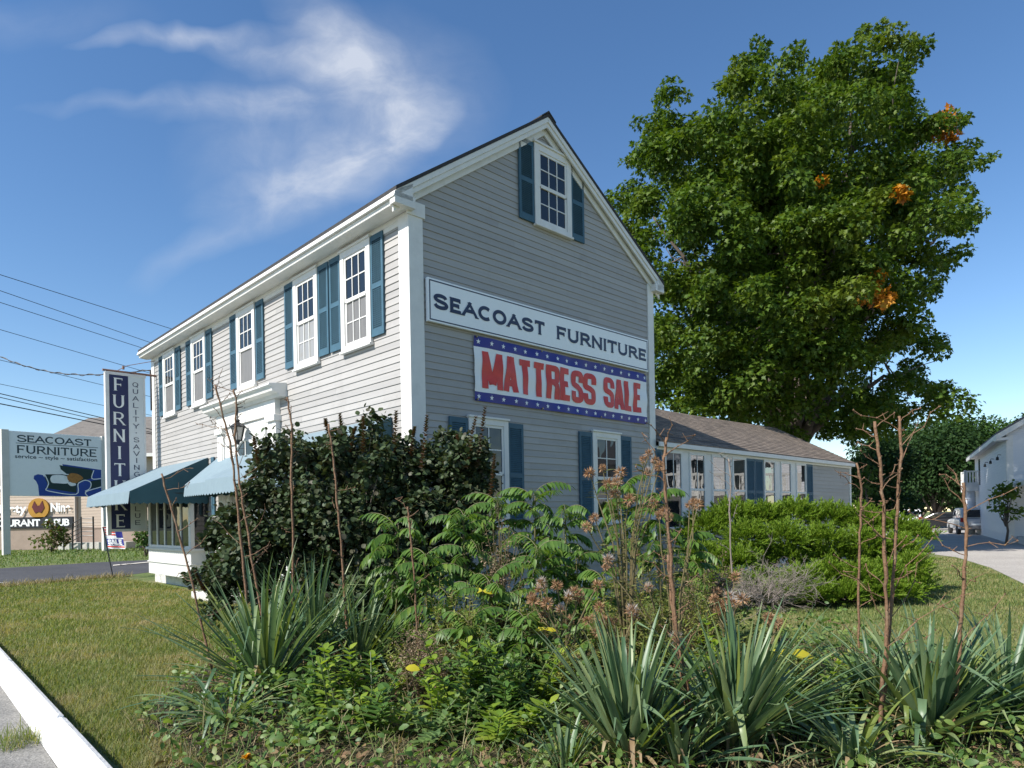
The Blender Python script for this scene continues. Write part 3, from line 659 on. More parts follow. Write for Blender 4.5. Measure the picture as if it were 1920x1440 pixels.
gr.build('grommet', paint('brass', (.4, .3, .12), .35, metal=1), bn)
# projecting board at the far corner
pj = thing('projecting_sign', 'tall hanging board lettered FURNITURE on blue and QUALITY SAVINGS VALUE on white', 'sign', (CX, CY, 0), TH)
U0 = 11.62
MB().box(-1.15, -.705, U0 - .05, U0 + .05, 1.45, 5.43).build('blue_panel', NAVY and paint('navy_board', (.012, .02, .085), .35, .05), pj)
MB().box(-.705, -.35, U0 - .045, U0 + .045, 1.45, 5.43).build('white_panel', paint('pale_board', (.66, .69, .68), .45, .04), pj)
MB().box(-1.24, -1.15, U0 - .07, U0 + .07, 1.30, 5.50).box(-1.24, -.28, U0 - .06, U0 + .06, 5.43, 5.50).box(-1.15, -.30, U0 - .055, U0 + .055, 1.38, 1.45).box(-.35, -.30, U0 - .055, U0 + .055, 1.45, 5.43).build('frame', WHITE, pj, bevel=.005)
RUSTY = paint('rusty_pipe', (.20, .11, .08), .6, .3, 20); br = MB(); br.tube([(-1.28, U0, 5.535), (.02, U0, 5.535)], .03, n=8); br.build("bracket", RUSTY, pj); br = MB(); br.tube([(-.3, U0, 1.41), (0, U0, 1.41)], .014, n=5)
br.build('bracket', RUSTY, pj); br = MB(); br.tube([(-.95, U0, 5.55), (-.7, U0 + .02, 5.72), (.0, U0, 5.95)], .008, n=4); br.lathe([(.0, 0), (.03, .01), (.03, .09), (0, .1)], (-.80, U0, 5.60), 8)
br.build('guy_wire', RUSTY, pj)
t_ = MB(); t2 = MB(); OR = Vector((0, U0 - .052, 0)); pitch = (5.16 - 1.63) / 8
WL = {'I': .06, 'E': .20, 'F': .20, 'T': .25, 'R': .25, 'N': .26, 'U': .25}
for i, c in enumerate('FURNITURE'):
    zc = 5.19 - i * pitch; x = -.935; hw = WL[c] / 2 + (.03 if c == 'I' else .02)
    letters(t_, c, x - hw, x + hw, zc - .165, zc + .165, .055, .026, OR, VX, ZX, NYD, serif=.042)
OR2 = Vector((0, U0 - .047, 0)); p2 = (5.24 - 1.62) / 20
for i, c in enumerate('QUALITY*SAVINGS*VALUE'):
    zc = 5.23 - i * p2; hw = .075 if c not in 'I*' else .02
    letters(t2, c, -.535 - hw, -.535 + hw, zc - .062, zc + .062, .021, .012, OR2, VX, ZX, NYD, serif=.016)
t_.build('lettering', paint('cream_letters', (.78, .78, .74), .5), pj); t2.build('small_lettering', NAVY, pj)
# lantern under the hood
ln_ = thing('lantern', 'black carriage lantern hanging before the white entrance surround', 'lantern', tuple(store(-.27, 5.62, 3.2)), TH)
q = MB(); q.tube([(0, 0, .70), (0, 0, .46)], .012, n=6); q.lathe([(.0, .46), (.03, .45), (.05, .42), (.03, .40), (.15, .31), (.165, .29), (.15, .285), (0, .285)], n=12)
for a in range(6): q.tube([(.135 * math.cos(a * 1.047), .135 * math.sin(a * 1.047), .285), (.08 * math.cos(a * 1.047), .08 * math.sin(a * 1.047), .03)], .008, n=4)
q.lathe([(0, .03), (.085, .03), (.085, .015), (.04, 0), (.02, -.06), (0, -.07)], n=12); q.tube([(0, 0, .68), (.12, 0, .72), (.24, 0, .62)], .012, n=5)
q.tube([(.0 + .17 * math.cos(a), .17 * math.sin(a), .30 + .05 * math.sin(a * 3)) for a in [i * .42 for i in range(16)]], .007, n=4); q.build('frame', BLACKM, ln_)
MB().lathe([(.128, .283), (.075, .032)], n=6).build('glass', GLASSC, ln_)
# little sale flag on a stake
fg = thing('garden_flag', 'small red white and blue SALE flag on a leaning black stake', 'flag', tuple(gp(213, 1084)), 0)
lean = Vector((-.29, 0, 1.51)); stv = MB(); stv.tube([(0, 0, -.05), tuple(lean)], .017, n=6); 
stv.tube([(-.015, .02, .37), (1.75, .02, .50)], .018, n=5); stv.tube([tuple(lean), (lean.x + .52, 0, lean.z - .0)], .012, n=5); stv.build('stake', BLACKM, fg)
def flagpt(a, b): # a across, b down
    p = lean * (1 - b * .42); return (p.x + .02 + a * .50, .02 * math.sin(a * 7 + b * 3), p.z - .03 * a * b - .0)
def fquad(mb, a0, a1, b0, b1, o): mb.face([tuple(Vector(flagpt(a, b)) + Vector((0, -o, 0))) for a, b in ((a0, b0), (a1, b0), (a1, b1), (a0, b1))])
fb = MB()
for i in range(8):
    for j in range(6): fquad(fb, i / 8, (i + 1) / 8, j / 6, (j + 1) / 6, 0)
fb.build('cloth', VIN, fg)
fr_ = MB(); fbl = MB()
for j in range(4):
    for i in range(5): fquad(fr_, i / 8, (i + 1) / 8, j / 9, (j + .55) / 9, .006)
for i in range(8): fquad(fr_, i / 8, (i + 1) / 8, .88, .94, .006)
for i in range(5, 8):
    for j in range(3): fquad(fbl, i / 8 + (.02 if i == 5 else 0), (i + 1) / 8, j / 6, (j + 1) / 6, .006)
for i in range(8): fquad(fbl, i / 8, (i + 1) / 8, .56, .84, .006)
fr_.build('red_stripes', RED, fg); fbl.build('blue_field', BLUE, fg)
t_ = MB(); letters(t_, 'SALE', .06, .94, .58, .82, .09, .06, O0, VX, ZX, NYD, glyphs=PG)
t_.v = [tuple(Vector(flagpt(x, 1.40 - z)) + Vector((0, -.012, 0))) for x, y, z in t_.v]; t_.build('lettering', VIN, fg)
# roadside sign on two posts
A0 = gp(12, 1041); rs = thing('roadside_sign', 'big pale board on two posts lettered SEACOAST FURNITURE with a couch picture', 'sign', tuple(A0), math.atan2(3.6, 3.1))
POSTM = paint('sign_post', (.62, .60, .56), .7, .08); RW = 4.98
for x in (0, RW): MB().box(x - .17, x + .17, -.17, .17, 0, 6.95).build('post', POSTM, rs, bevel=.01)
MB().box(.17, RW - .17, -.10, .10, 3.28, 6.90).build('panel', SIGNW, rs, bevel=.01)
PT = lambda a, b: (.17 + (RW - .34) * a, 3.28 + 3.62 * b)      # board fractions
RO = Vector((0, -.102, 0)); t_ = MB()
def bl(text, a0, a1, b0, b1, wv, wh, **k): x0, z0 = PT(a0, b0); x1, z1 = PT(a1, b1); letters(t_, text, x0, x1, z0, z1, wv, wh, RO, VX, ZX, NYD, **k)
bl('SEACOAST', .075, .885, .835, .945, .085, .06, serif=.06); bl('FURNITURE', .075, .945, .66, .785, .085, .06, serif=.06, gap=.2)
x0, z0 = PT(.07, .812); x1, z1 = PT(.955, .82); t_.box(x0, x1, -.106, -.1, z0, z1)
x0, z0 = PT(.06, .585); x1, _ = PT(.945, .6); add_font(t_, 'service ~ style ~ satisfaction', x0, x1, z0, .30, RO, VX, ZX, NYD, bold=.012)
t_.build('lettering', paint('dark_green_letters', (.02, .045, .06), .5), rs)
def art(mb, pts, lift): mb.face([(PT(a, b)[0], -.100 - lift, PT(a, b)[1]) for a, b in pts])
CB = paint('couch_blue', (.012, .055, .30), .5); CG = paint('couch_green', (.004, .03, .03), .5); CW = paint('couch_outline', (.80, .82, .83), .5)
q1, q2, q3, q4, q5 = MB(), MB(), MB(), MB(), MB()
art(q1, [(.55, .52), (.99, .45), (.99, .005), (.30, .005), (.29, .17), (.27, .235), (.245, .27), (.25, .32), (.29, .345), (.34, .335), (.37, .28), (.40, .2), (.70, .1), (.71, .2), (.6, .37)], .003)
art(q2, [(.52, .50), (.53, .44), (.60, .36), (.36, .345), (.36, .30), (.39, .19), (.37, .13), (.70, .06), (.71, .2), (.80, .27), (.88, .31), (.905, .42), (.87, .45)], .006)
art(q2, [(.86, .13), (.985, .17), (.985, .29), (.87, .26)], .006)
for pts in ([(.36, .345), (.385, .27), (.40, .20), (.385, .14), (.395, .085), (.695, .035), (.72, .2), (.75, .24)], [(.905, .44), (.88, .30), (.985, .305)], [(.83, .005), (.81, .08), (.985, .165)], [(.75, .24), (.80, .27), (.855, .25), (.87, .2), (.85, .13), (.80, .09)], [(.52, .48), (.545, .37), (.62, .355)]):
    P = [PT(a, b) for a, b in spl(pts, 4)]; stroke(q3, P, .05, .05, lambda x, z, h_: (x, -.1095, z), 0)
art(q4, spl([(.42, .29), (.44, .33), (.50, .345), (.58, .335), (.62, .29), (.61, .22), (.57, .205), (.50, .21), (.44, .215), (.42, .26), (.42, .29)], 4)[:-1], .0115)
art(q4, spl([(.60, .22), (.66, .25), (.70, .19), (.64, .17), (.60, .22)], 4)[:-1], .0125)
art(q5, spl([(.60, .33), (.64, .375), (.70, .375), (.75, .345), (.78, .30), (.74, .26), (.70, .22), (.65, .225), (.61, .265), (.60, .33)], 4)[:-1], .0135)
q1.build('couch_picture', CB, rs); q2.build('couch_cushions', CG, rs); q3.build('couch_outline', CW, rs); q4.build('white_dog_picture', CW, rs); q5.build('tan_dog_picture', paint('tan_fur', (.36, .16, .035), .6, .3, 8), rs)
# ================================================================ restaurant beyond the driveway
YR = 46.0
BEIGE = paint('beige_siding', (.50, .40, .32), .7, .07, 1.5, (.3, .3, 6)); TANB = paint('tan_base', (.33, .25, .20), .8, .1, 2)
rest = thing('restaurant_building', 'beige clapboard restaurant with hipped grey roof across the driveway', 'building', (0, YR, 0))
def clapY(mb, x0, x1, z0, z1, ex): clap(mb, lambda z: (x0, x1), z0, z1, ex, GF)
m1 = MB(); clapY(m1, -50, -33, 1.35, 4.3, .2); m1.box(-50, -33, .02, 14, 0, 4.3); m1.build('wall', BEIGE, rest)
m1 = MB(); clapY(m1, -33, -8, 1.35, 6.3, .2); m1.box(-33, -8, .02, 16, 0, 6.3); m1.build('wall', BEIGE, rest)
MB().box(-50, -8, -.06, .0, 0, 1.35).box(-50, -8, -.09, 0, 1.35, 1.43).build('base_panel', TANB, rest)
RROOF = paint('weathered_shingle', (.15, .135, .12), .9, .25, 2.5, (1, 1, 3), bump=.3, bscale=8)
def hip(mb, x0, x1, y0, y1, z0, z1, o=.6, d=None):
    d = d or (y1 - y0) / 2 + o; a = [(x0 - o, y0 - o, z0), (x1 + o, y0 - o, z0), (x1 + o, y1 + o, z0), (x0 - o, y1 + o, z0), (x0 - o + d, (y0 + y1) / 2, z1), (x1 + o - d, (y0 + y1) / 2, z1)]
    for f in ((0, 1, 5, 4), (1, 2, 5), (2, 3, 4, 5), (3, 0, 4), (3, 2, 1, 0)): mb.face([a[i] for i in f])
r_ = MB(); hip(r_, -33.2, -8, 0, 9, 6.3, 9.55, .6, 2.6); r_.build('roof', RROOF, rest)
r_ = MB(); hip(r_, -50, -33.3, .3, 9, 4.3, 6.6, .35); r_.build('roof', RROOF, rest)
MB().box(-33.8, -7.4, -.62, -.55, 6.1, 6.32).box(-50.4, -33.1, -.12, -.06, 4.1, 4.32).build('fascia', WHITE, rest)
px2 = lambda x: at(x, 955, YR - .1).x; pz = lambda y: at(100, y, YR - .1).z
MB().tube([(px2(142), -.12, .1), (px2(142), -.12, 6.1)], .09, n=6).build('downspout', paint('downspout_paint', (.42, .35, .30), .6), rest)
rs2 = thing('restaurant_sign', 'white raised letters Ninety Nine and black RESTAURANT & PUB band on beige wall', 'sign', (0, YR, 0))
MB().box(px2(-62), px2(137), -.16, -.02, pz(989), pz(969)).build('band', paint('black_band', (.015, .016, .022), .5), rs2)
RO2 = Vector((0, -.165, 0)); t_ = MB(); letters(t_, 'RESTAURANT', px2(-45), px2(77), pz(986), pz(973), .12, .09, RO2, VX, ZX, NYD, serif=.07); t_.build('lettering', SIGNW, rs2); t_ = MB(); letters(t_, '&', px2(83), px2(95), pz(986), pz(973), .09, .08, RO2, VX, ZX, NYD); t_.build('lettering', SIGNW, rs2); t_ = MB(); letters(t_, 'PUB', px2(101), px2(131), pz(986), pz(973), .12, .09, RO2, VX, ZX, NYD, serif=.07)
t_.build('lettering', SIGNW, rs2); t_ = MB(); add_font(t_, 'Ninety', px2(-22), px2(50), pz(960), .82, Vector((0, -.10, 0)), VX, ZX, NYD, bold=.03); t_.build('lettering', SIGNW, rs2); t_ = MB(); add_font(t_, 'Nine', px2(95), px2(132), pz(959), .82, Vector((0, -.10, 0)), VX, ZX, NYD, bold=.03)
t_.build('lettering', SIGNW, rs2)
ec = (px2(73), pz(953)); e_ = MB(); e_.lathe([(0, 0), (.70, 0), (.70, -.14), (0, -.14)], (ec[0], -.02, ec[1]), 24, axis='y'); e_.build('emblem', paint('emblem_gold', (.42, .21, .02), .5), rs2)
e_ = MB(); e_.prism([(ec[0] + a, ec[1] + b) for a, b in [(-.42, .1), (-.25, .5), (-.08, .2), (.1, .2), (.28, .52), (.42, .05), (.2, -.3), (.0, -.22), (-.2, -.32)]], (-.19, -.161), 'y'); e_.build('emblem_centre', paint('emblem_red', (.10, .01, .012), .5), rs2)
rl = thing('ramp_railing', 'dark metal railing of an entrance ramp at the beige restaurant wall', 'railing', (0, YR - 1.6, 0))
q = MB(); xa, xb, xc = px2(146), px2(178), px2(200)
for k in range(5):
    z = .35 + k * .28; q.tube([(xa, 0, z - .1), (xb, 0, z + .55), (xc, 0, z + .55)], .03, n=5)
for x, z in ((xa, 1.4), ((xa + xb) / 2, 1.75), (xb, 2.15), (xc, 2.15)): q.tube([(x, 0, 0), (x, 0, z)], .05, n=6)
q.build('rails', BLACKM, rl)
MB().box(xa - .5, xc + 2, .2, 1.4, 0, .45).build('ramp', FOUND, rl)
# ================================================================ utility wires and the pole behind the store
pole = thing('utility_pole', 'weathered wooden utility pole with crossarm behind the store', 'utility pole', (.12, 62.3, 0))
POLEM = paint('pole_wood', (.12, .095, .07), .9, .2, 6, (1, 1, .2)); MB().tube([(0, 0, 0), (0, 0, 10.4)], .17, .12, n=10).build('pole', POLEM, pole); MB().box(-1.2, 1.2, -.06, .06, 9.3, 9.42).build('crossarm', POLEM, pole)
WIREM = paint('wire', (.03, .03, .035), .6)
def wireplane(px, py):                       # the street line runs in one vertical plane x = -15 + .364 (y - 20)
    r = sight(px, py); t = (-15 - .364 * 20) / (r.x - .364 * r.y) * 1.0; return Vector((r.x * t, t, H + r.z * t))
wires = [((0, 515), (310, 613), .014, 'topmost thin black overhead wire left of the store roof'), ((0, 545), (275, 640), .013, 'second overhead wire from the top, ending at the roof edge'), ((0, 567), (265, 652), .013, 'third overhead wire from the top, left of the eave corner'),
         ((0, 618), (265, 695), .012, 'overhead wire crossing just above the twisted service cable'), ((0, 675), (193, 722), .011, 'overhead wire passing behind the top of the hanging board'), ((0, 720), (193, 760), .010, 'faint overhead wire halfway above the roadside board'),
         ((0, 738), (190, 783), .018, 'upper of the thick cables low over the roadside board'), ((0, 745), (190, 789), .016, 'middle of the thick cables low over the roadside board'), ((0, 757), (190, 795), .022, 'lowest thick cable just above the grey restaurant roof')]
for (a, b, r, lab) in wires:
    A, B = wireplane(*a), wireplane(*b); d = (B - A) / (B.y - A.y); P0 = A + d * (9 - A.y); P1 = A + d * (62.2 - A.y)
    if P1.z > 10.2: P1.z = 10.2
    pts = [P0 + d * (k * 3.2) for k in range(17)]
    for k, p in enumerate(pts):
        if p.y > B.y: f = (p.y - B.y) / (62.2 - B.y); p.z += .9 * math.sin(math.pi * f) * 0
    tag(MB().tube([tuple(p) for p in pts], r * .75, n=5).build('overhead_wire', WIREM), lab, 'wire', 'overhead wires by the street')
hc = store(-.05, LU + .05, 5.75); A = at(-60, 640, 24.0); drop = MB(); pts = []
for k in range(61):
    f = k / 60; p = A.lerp(hc, f); p.z -= .55 * math.sin(math.pi * f); pts.append(p)
drop.tube([tuple(p) for p in pts], .012, n=5)
drop.tube([tuple(p + Vector((0, .022 * math.sin(i * 1.3), .03 * math.cos(i * 1.3)))) for i, p in enumerate(pts)], .012, n=5)
drop.tube([tuple(hc), tuple(hc + Vector((.02, -.03, -.25))), tuple(hc + Vector((.02, -.03, -1.1)))], .02, n=6)
tag(drop.build('service_cable', WIREM), 'twisted black service cable drooping to the far corner of the store', 'cable')
# ================================================================ cars
def car(name, label, body_col, loc, rotz, kind='suv'):
    c = thing(name, label, 'car', loc, rotz)                     # length along local x, front at +x
    P = paint(name + '_paint', body_col, .25, .03, spec=.6); G = GLASS; T = paint('tyre', (.02, .02, .02), .8)
    if kind == 'suv': low = [(-2.25, .35), (-2.28, .75), (-2.2, 1.02), (.95, 1.02), (1.9, .92), (2.25, .75), (2.28, .38)]; top = [(-2.16, 1.03), (-1.95, 1.60), (-1.7, 1.70), (.0, 1.70), (.35, 1.60), (1.0, 1.02)]
    else: low = [(-2.25, .32), (-2.28, .72), (-2.1, .95), (1.0, .92), (1.95, .80), (2.25, .65), (2.28, .32)]; top = [(-1.9, .94), (-1.3, 1.36), (-.9, 1.42), (.0, 1.42), (.3, 1.36), (1.1, .92)]
    b = MB().prism(low, (-.88, .88), 'y'); bo = b.build('body', P, c, bevel=.07)
    MB().prism(top, (-.76, .76), 'y').build('roof_cabin', P, c, bevel=.08)
    sh = lambda k, dz: [(x * k + (1 - k) * (-.6), z + dz) for x, z in top]
    w_ = MB(); zt = max(z for _, z in top); zl = top[0][1]
    side = [(-1.75 if kind == 'suv' else -1.3, zl + .06), (-1.68 if kind == 'suv' else -1.1, zt - .16), (.05, zt - .14), (.72, zl + .06)]
    for y in (-.765, .765): w_.prism(side, (y - .008, y + .008), 'y')
    w_.build('side_window', G, c)
    r0, r1 = top[0], top[1]; q = MB(); n = Vector((r0[1] - r1[1], 0, r1[0] - r0[0])).normalized() * .012
    pa = Vector((r0[0], 0, r0[1])).lerp(Vector((r1[0], 0, r1[1])), .12); pb = Vector((r0[0], 0, r0[1])).lerp(Vector((r1[0], 0, r1[1])), .92)
    q.face([(pa.x + n.x, -.62, pa.z - n.z * -1), (pa.x + n.x, .62, pa.z + n.z), (pb.x + n.x, .56, pb.z + n.z), (pb.x + n.x, -.56, pb.z + n.z)]); q.build('rear_window', G, c)
    for y in (-.70, .70):
        MB().box(-2.31, -2.2, y - .13, y + .13, .80, 1.08 if kind == 'suv' else .92).build('tail_light', paint('tail_light_red', (.35, .01, .01), .3), c, bevel=.02)
        MB().box(2.1, 2.3, y - .15, y + .15, .6, .76).build('headlight', SIGNW, c, bevel=.02)
    MB().box(-2.33, -2.2, -.8, .8, .34, .56).box(2.2, 2.33, -.8, .8, .32, .52).build('bumper', paint('grey_plastic', (.16, .16, .17), .5), c, bevel=.03)
    MB().box(-2.335, -2.30, -.26, .26, .60, .73).build('plate', SIGNW, c)
    for x in (-1.4, 1.42):
        for y in (-.80, .80):
            wv = MB().lathe([(.2, -.1), (.31, -.1), (.34, -.07), (.34, .07), (.31, .1), (.2, .1)], (x, y, .34), 18, axis='y').build('wheel', T, c)
            MB().lathe([(.0, -.085), (.2, -.085), (.2, .085), (0, .085)], (x, y, .34), 14, axis='y').build('rim', paint('rim_metal', (.4, .4, .42), .35, metal=.8), wv)
    return c
def gx_(px, Y): return at(px, 960, Y).x
car('parked_suv', 'silver grey SUV seen from behind beside the white house', (.50, .51, .52), (gx_(1816, 44.5), 44.5, 0), math.radians(66))
car('parked_car', 'black car parked in tree shade left of the silver SUV', (.012, .012, .014), (gx_(1758, 54), 54, 0), math.radians(150), 'sedan')
car('parked_car', 'white car half hidden behind the juniper under dark trees', (.7, .7, .7), (gx_(1706, 57), 57, 0), math.radians(60), 'suv')
# ================================================================ white house on the right
WS = paint('white_clapboard', (.66, .67, .69), .5, .04, 2, (.3, .3, 8)); GREYROOF = paint('grey_roof', (.13, .13, .135), .9, .2, 6)
N_ = Vector((22.75, 31.2, 0)); Dv = Vector((.497, .868, 0))
wh = thing('white_house', 'white two-storey clapboard house with balcony at the right edge', 'house', tuple(N_), math.atan2(Dv.y, Dv.x))  # local x away from the viewer, local -y to the right
mb = MB(); clap(mb, lambda z: (0, 16), .4, 5.2, .13, lambda a, o, z: (a, o, z)); clap(mb, lambda z: (-10 + max(0, z - 5.2) / .62, 0 - max(0, z - 5.2) / .62), .4, 8.2, .13, lambda a, o, z: (-o, a, z))
mb.box(.0, 16, -.02, 0, .0, 5.2); mb.prism([(-10, 0), (0, 0), (0, 5.2), (-5, 8.3), (-10, 5.2)], (0.0, .02), 'x'); mb.prism([(-10, 0), (0, 0), (0, 5.2), (-5, 8.3), (-10, 5.2)], (15.98, 16), 'x'); mb.box(0, 16, -10, -9.98, 0, 5.2)
mb.build('wall', WS, wh)
rf = MB()
for s in (0, 1):
    pr = [(.45, 4.98), (-5, 8.36), (-5, 8.46), (.45, 5.08)]; pr = pr if s == 0 else [(-10 - a, b) for a, b in pr]
    rf.prism(pr, (-.4, 16.4), 'x')
rf.build('roof', GREYROOF, wh)
tr = MB()
for s in (0, 1):
    pr = [(.46, 4.72), (-5, 8.12), (-5, 8.355), (.46, 4.975)]; pr = pr if s == 0 else [(-10 - a, b) for a, b in pr]
    tr.prism(pr, (-.43, -.36), 'x')
tr.box(-.36, 16.4, .38, .46, 4.80, 4.99).box(-.35, 16.4, .01, .38, 4.93, 4.96).box(-.05, .18, .021, .05, 0, 4.93).box(-.05, -.021, -.2, .02, 0, 4.93).box(-.42, .45, .0, .47, 4.70, 4.82)
tr.build('trim', WHITE, wh)
bx = 13.6
bl_ = MB().box(bx, 16.4, 0.02, .75, 2.75, 3.0).box(bx, 16.4, .67, .75, 3.95, 4.05).box(bx, bx + .08, .02, .75, 3.95, 4.05).box(bx, 16.4, .67, .75, 3.0, 3.12).box(bx, bx + .08, .02, .75, 3.0, 3.3)
for k in range(4): y = .1 + k * .16; bl_.box(bx + .01, bx + .07, y, y + .09, 3.0, 3.95)
for k in range(13): x = bx + k * .26; bl_.box(x, x + .09, .68, .74, 3.12, 3.95)
for x in (bx, 16.3): bl_.box(x, x + .12, .66, .78, 2.75, 4.1)
bl_.build('balcony', WHITE, wh, bevel=.004)
COLP = paint('column_paint', (.62, .63, .65), .5)
for x in (bx + .4, 16.0): MB().lathe([(.22, 0), (.22, 2.75)], (x, .4, 0), 14).build('column', COLP, wh)
MB().box(12.6, 13.15, .002, .05, 3.1, 4.7).build('balcony_door', GLASS, wh)
hk = MB()
for x in (2.2, 5.2, 8.0): hk.tube([(x, .02, 4.2), (x, .15, 4.22), (x, .17, 4.1)], .018, n=5); hk.lathe([(0, 0), (.05, .02), (.07, -.14), (0, -.15)], (x, .17, 4.1), 8)
hk.build('wall_bracket', BLACKM, wh)  # small dark bracket shapes with drops, spaced along the side wall
pc = MB(); pc.prism([(-.3, 2.66), (-10, 2.66), (-10, 2.76), (-.3, 2.76)], (-3.2, -.03), 'x'); pc.build('porch_roof', GREYROOF, wh)
MB().box(-3.25, -3.2, -10, -.25, 2.56, 2.76).box(-3.2, -.03, -.30, -.25, 2.56, 2.76).build('porch_fascia', WHITE, wh)
ps = MB()
for y in (-.5, -2.9, -5.5, -8): ps.box(-3.05, -2.91, y - .07, y + .07, 0, 2.66)
ps.build('porch_post', WHITE, wh)
MB().box(-3.2, -.03, -10, -.3, .0, .32).build('porch_floor', FOUND, wh)
w1 = MB()
for y in (-2.2, -4.6, -7): w1.box(-.06, -.02, y - 1.0, y, 3.4, 4.7); w1.box(-.06, -.02, y - 1, y, .9, 2.3)
w1.build('windows', GLASS, wh)
# second white house standing further to the right: the wing's windows mirror it
M_ = Vector((26.3, 17.6, 0)); w2 = thing('porch_house', 'white gabled house with long railing mirrored in the wing windows', 'house', tuple(M_), math.radians(74))
m2 = MB(); clap(m2, lambda z: (max(0, (z - 4.6) / .75), 7 - max(0, (z - 4.6) / .75)), .5, 7.1, .16, lambda a, o, z: (a, o, z)); m2.prism([(0, 0), (7, 0), (7, 4.6), (3.5, 7.2), (0, 4.6)], (-.1, -.02), 'y'); m2.box(0, 7, -12, -.1, 0, 4.6); m2.build('wall', WS, w2)
r2 = MB(); 
for a, b, c, d in ((-.6, 4.2, 3.5, 7.25), (7.6, 4.2, 3.5, 7.25)): r2.prism([(a, b), (c, d), (c, d + .2), (a, b + .2)], (-12.3, .6), 'y')
r2.build('roof', GREYROOF, w2)
t2 = MB()
for a, b, c, d in ((-.6, 4.0, 3.5, 7.05), (7.6, 4.0, 3.5, 7.05)): t2.prism([(a, b), (c, d), (c, d + .195), (a, b + .195)], (.61, .7), 'y')
t2.box(-1, 8, .02, 2.0, 2.55, 2.85).box(-1, 8, 1.95, 2.03, 3.6, 3.72)
for k in range(30): t2.box(-1 + k * .3, -1 + k * .3 + .07, 1.96, 2.02, 2.85, 3.6)
for k in range(4): t2.box(-1 + k * 3 - .1, -1 + k * 3 + .1, 1.9, 2.1, 0, 3.75)
t2.build('railing', WHITE, w2)
w3 = MB()
for x in (.7, 2.8, 5.0):
    w3.box(x, x + 1.2, .018, .05, 3.0, 4.6); w3.box(x, x + 1.2, .018, .05, .9, 2.3)
w3.build('windows', GLASS, w2)
# ================================================================ foliage tools
rng = np.random.default_rng(7)
def unit(v): return v / np.maximum(np.linalg.norm(v, axis=-1, keepdims=True), 1e-9)
def frames(d, n):
    """leaf frames: axis d (along leaf), normal hint n -> (d, side, nrm)"""
    d = unit(d); s = np.cross(d, n); bad = np.linalg.norm(s, axis=1) < 1e-4; s[bad] = np.cross(d[bad], np.array([.3, .9, .2])); s = unit(s); return d, s, np.cross(s, d)
OVAL = [(0, 0), (.22, .36), (.55, .5), (.85, .28), (1, 0)]; LANCE = [(0, 0), (.2, .42), (.45, .5), (.75, .28), (1, 0)]; ROUND = [(0, 0), (.14, .42), (.5, .52), (.86, .40), (1, 0)]
MAPLE = [(0, 0), (.05, .34), (.30, .22), (.42, .56), (.56, .24), (1, 0)]
def leafset(P, D, N, Ln, Wd, prof=OVAL, fold=.18, droop=.15):
    """P base points, D direction, N normal, Ln length (n,), Wd full width (n,). Each leaf = two strips folded on the midrib"""
    n = len(P); d, s, u = frames(np.asarray(D, float), np.asarray(N, float)); k = len(prof); Ln = np.broadcast_to(Ln, n)[:, None]; Wd = np.broadcast_to(Wd, n)[:, None]
    mid, lft, rgt = [], [], []
    for t, w_ in prof:
        c = P + d * (Ln * t) - u * (Ln * droop * t * t); mid.append(c)
        if 0 < t < 1: lft.append(c + s * (Wd * w_) + u * (Wd * w_ * fold)); rgt.append(c - s * (Wd * w_) + u * (Wd * w_ * fold))
    V = np.stack(mid + lft + rgt, 1); m = k - 2; per = k + 2 * m; b = (np.arange(n) * per)[:, None]
    q, t3 = [], []
    for off, fl in ((k, 0), (k + m, 1)):
        for i in range(k - 1):
            a0, a1 = i, i + 1
            if i == 0: f = (0, 1, off); t3.append(f if fl else f[::-1])
            elif i == k - 2: f = (i, i + 1, off + i - 1); t3.append(f if fl else f[::-1])
            else: f = (i, i + 1, off + i, off + i - 1); q.append(f if fl else f[::-1])
    F = []
    if q: F.append((b[:, :, None] + np.array(q)[None]).reshape(-1, 4))
    F.append((b[:, :, None] + np.array(t3)[None]).reshape(-1, 3))
    return V.reshape(-1, 3), F
def kites(P, D, N, Ln, Wd, bend=.2):
    n = len(P); d, s, u = frames(np.asarray(D, float), np.asarray(N, float)); Ln = np.broadcast_to(Ln, n)[:, None]; Wd = np.broadcast_to(Wd, n)[:, None]
    V = np.stack([P, P + d * Ln * .45 + s * Wd * .5, P + d * Ln - u * Ln * bend, P + d * Ln * .45 - s * Wd * .5], 1)
    b = (np.arange(n) * 4)[:, None]; return V.reshape(-1, 3), [np.concatenate([b + np.array([0, 1, 2]), b + np.array([0, 2, 3])], 0)]
def joinsets(sets):
    V, F3, F4, o = [], [], [], 0
    for v, fs in sets:
        V.append(v)
        for f in fs: (F4 if f.shape[1] == 4 else F3).append(f + o)
        o += len(v)
    return np.concatenate(V), [np.concatenate(x) for x in (F4, F3) if x]
def sphere_dirs(n, up=0.0):
    v = unit(rng.normal(size=(n, 3))); v[:, 2] += up; return unit(v)
def clump_leaves(C, R, per, size, up=.35, flat=.8, asp=.9, shell=(.55, 1.0), prof=None, hang=.5):
    """leaves on the outer, upper skin of many clumps"""
    C = np.repeat(np.asarray(C, float), per, 0); R = np.repeat(np.asarray(R, float), per); n = len(C)
    d = sphere_dirs(n, up); r = R * rng.uniform(shell[0] ** 2, shell[1] ** 2, n) ** .5
    P = C + d * r[:, None] * np.array([1, 1, flat])
    N = unit(d * .6 + np.array([0, 0, .75]) + rng.normal(size=(n, 3)) * .38)
    t = rng.normal(size=(n, 3)); D = unit(d * .8 + t * .6 - np.array([0, 0, hang])); L = size * rng.uniform(.65, 1.25, n)
    return leafset(P, D, N, L, L * asp, prof) if prof else kites(P, D, N, L, L * asp)
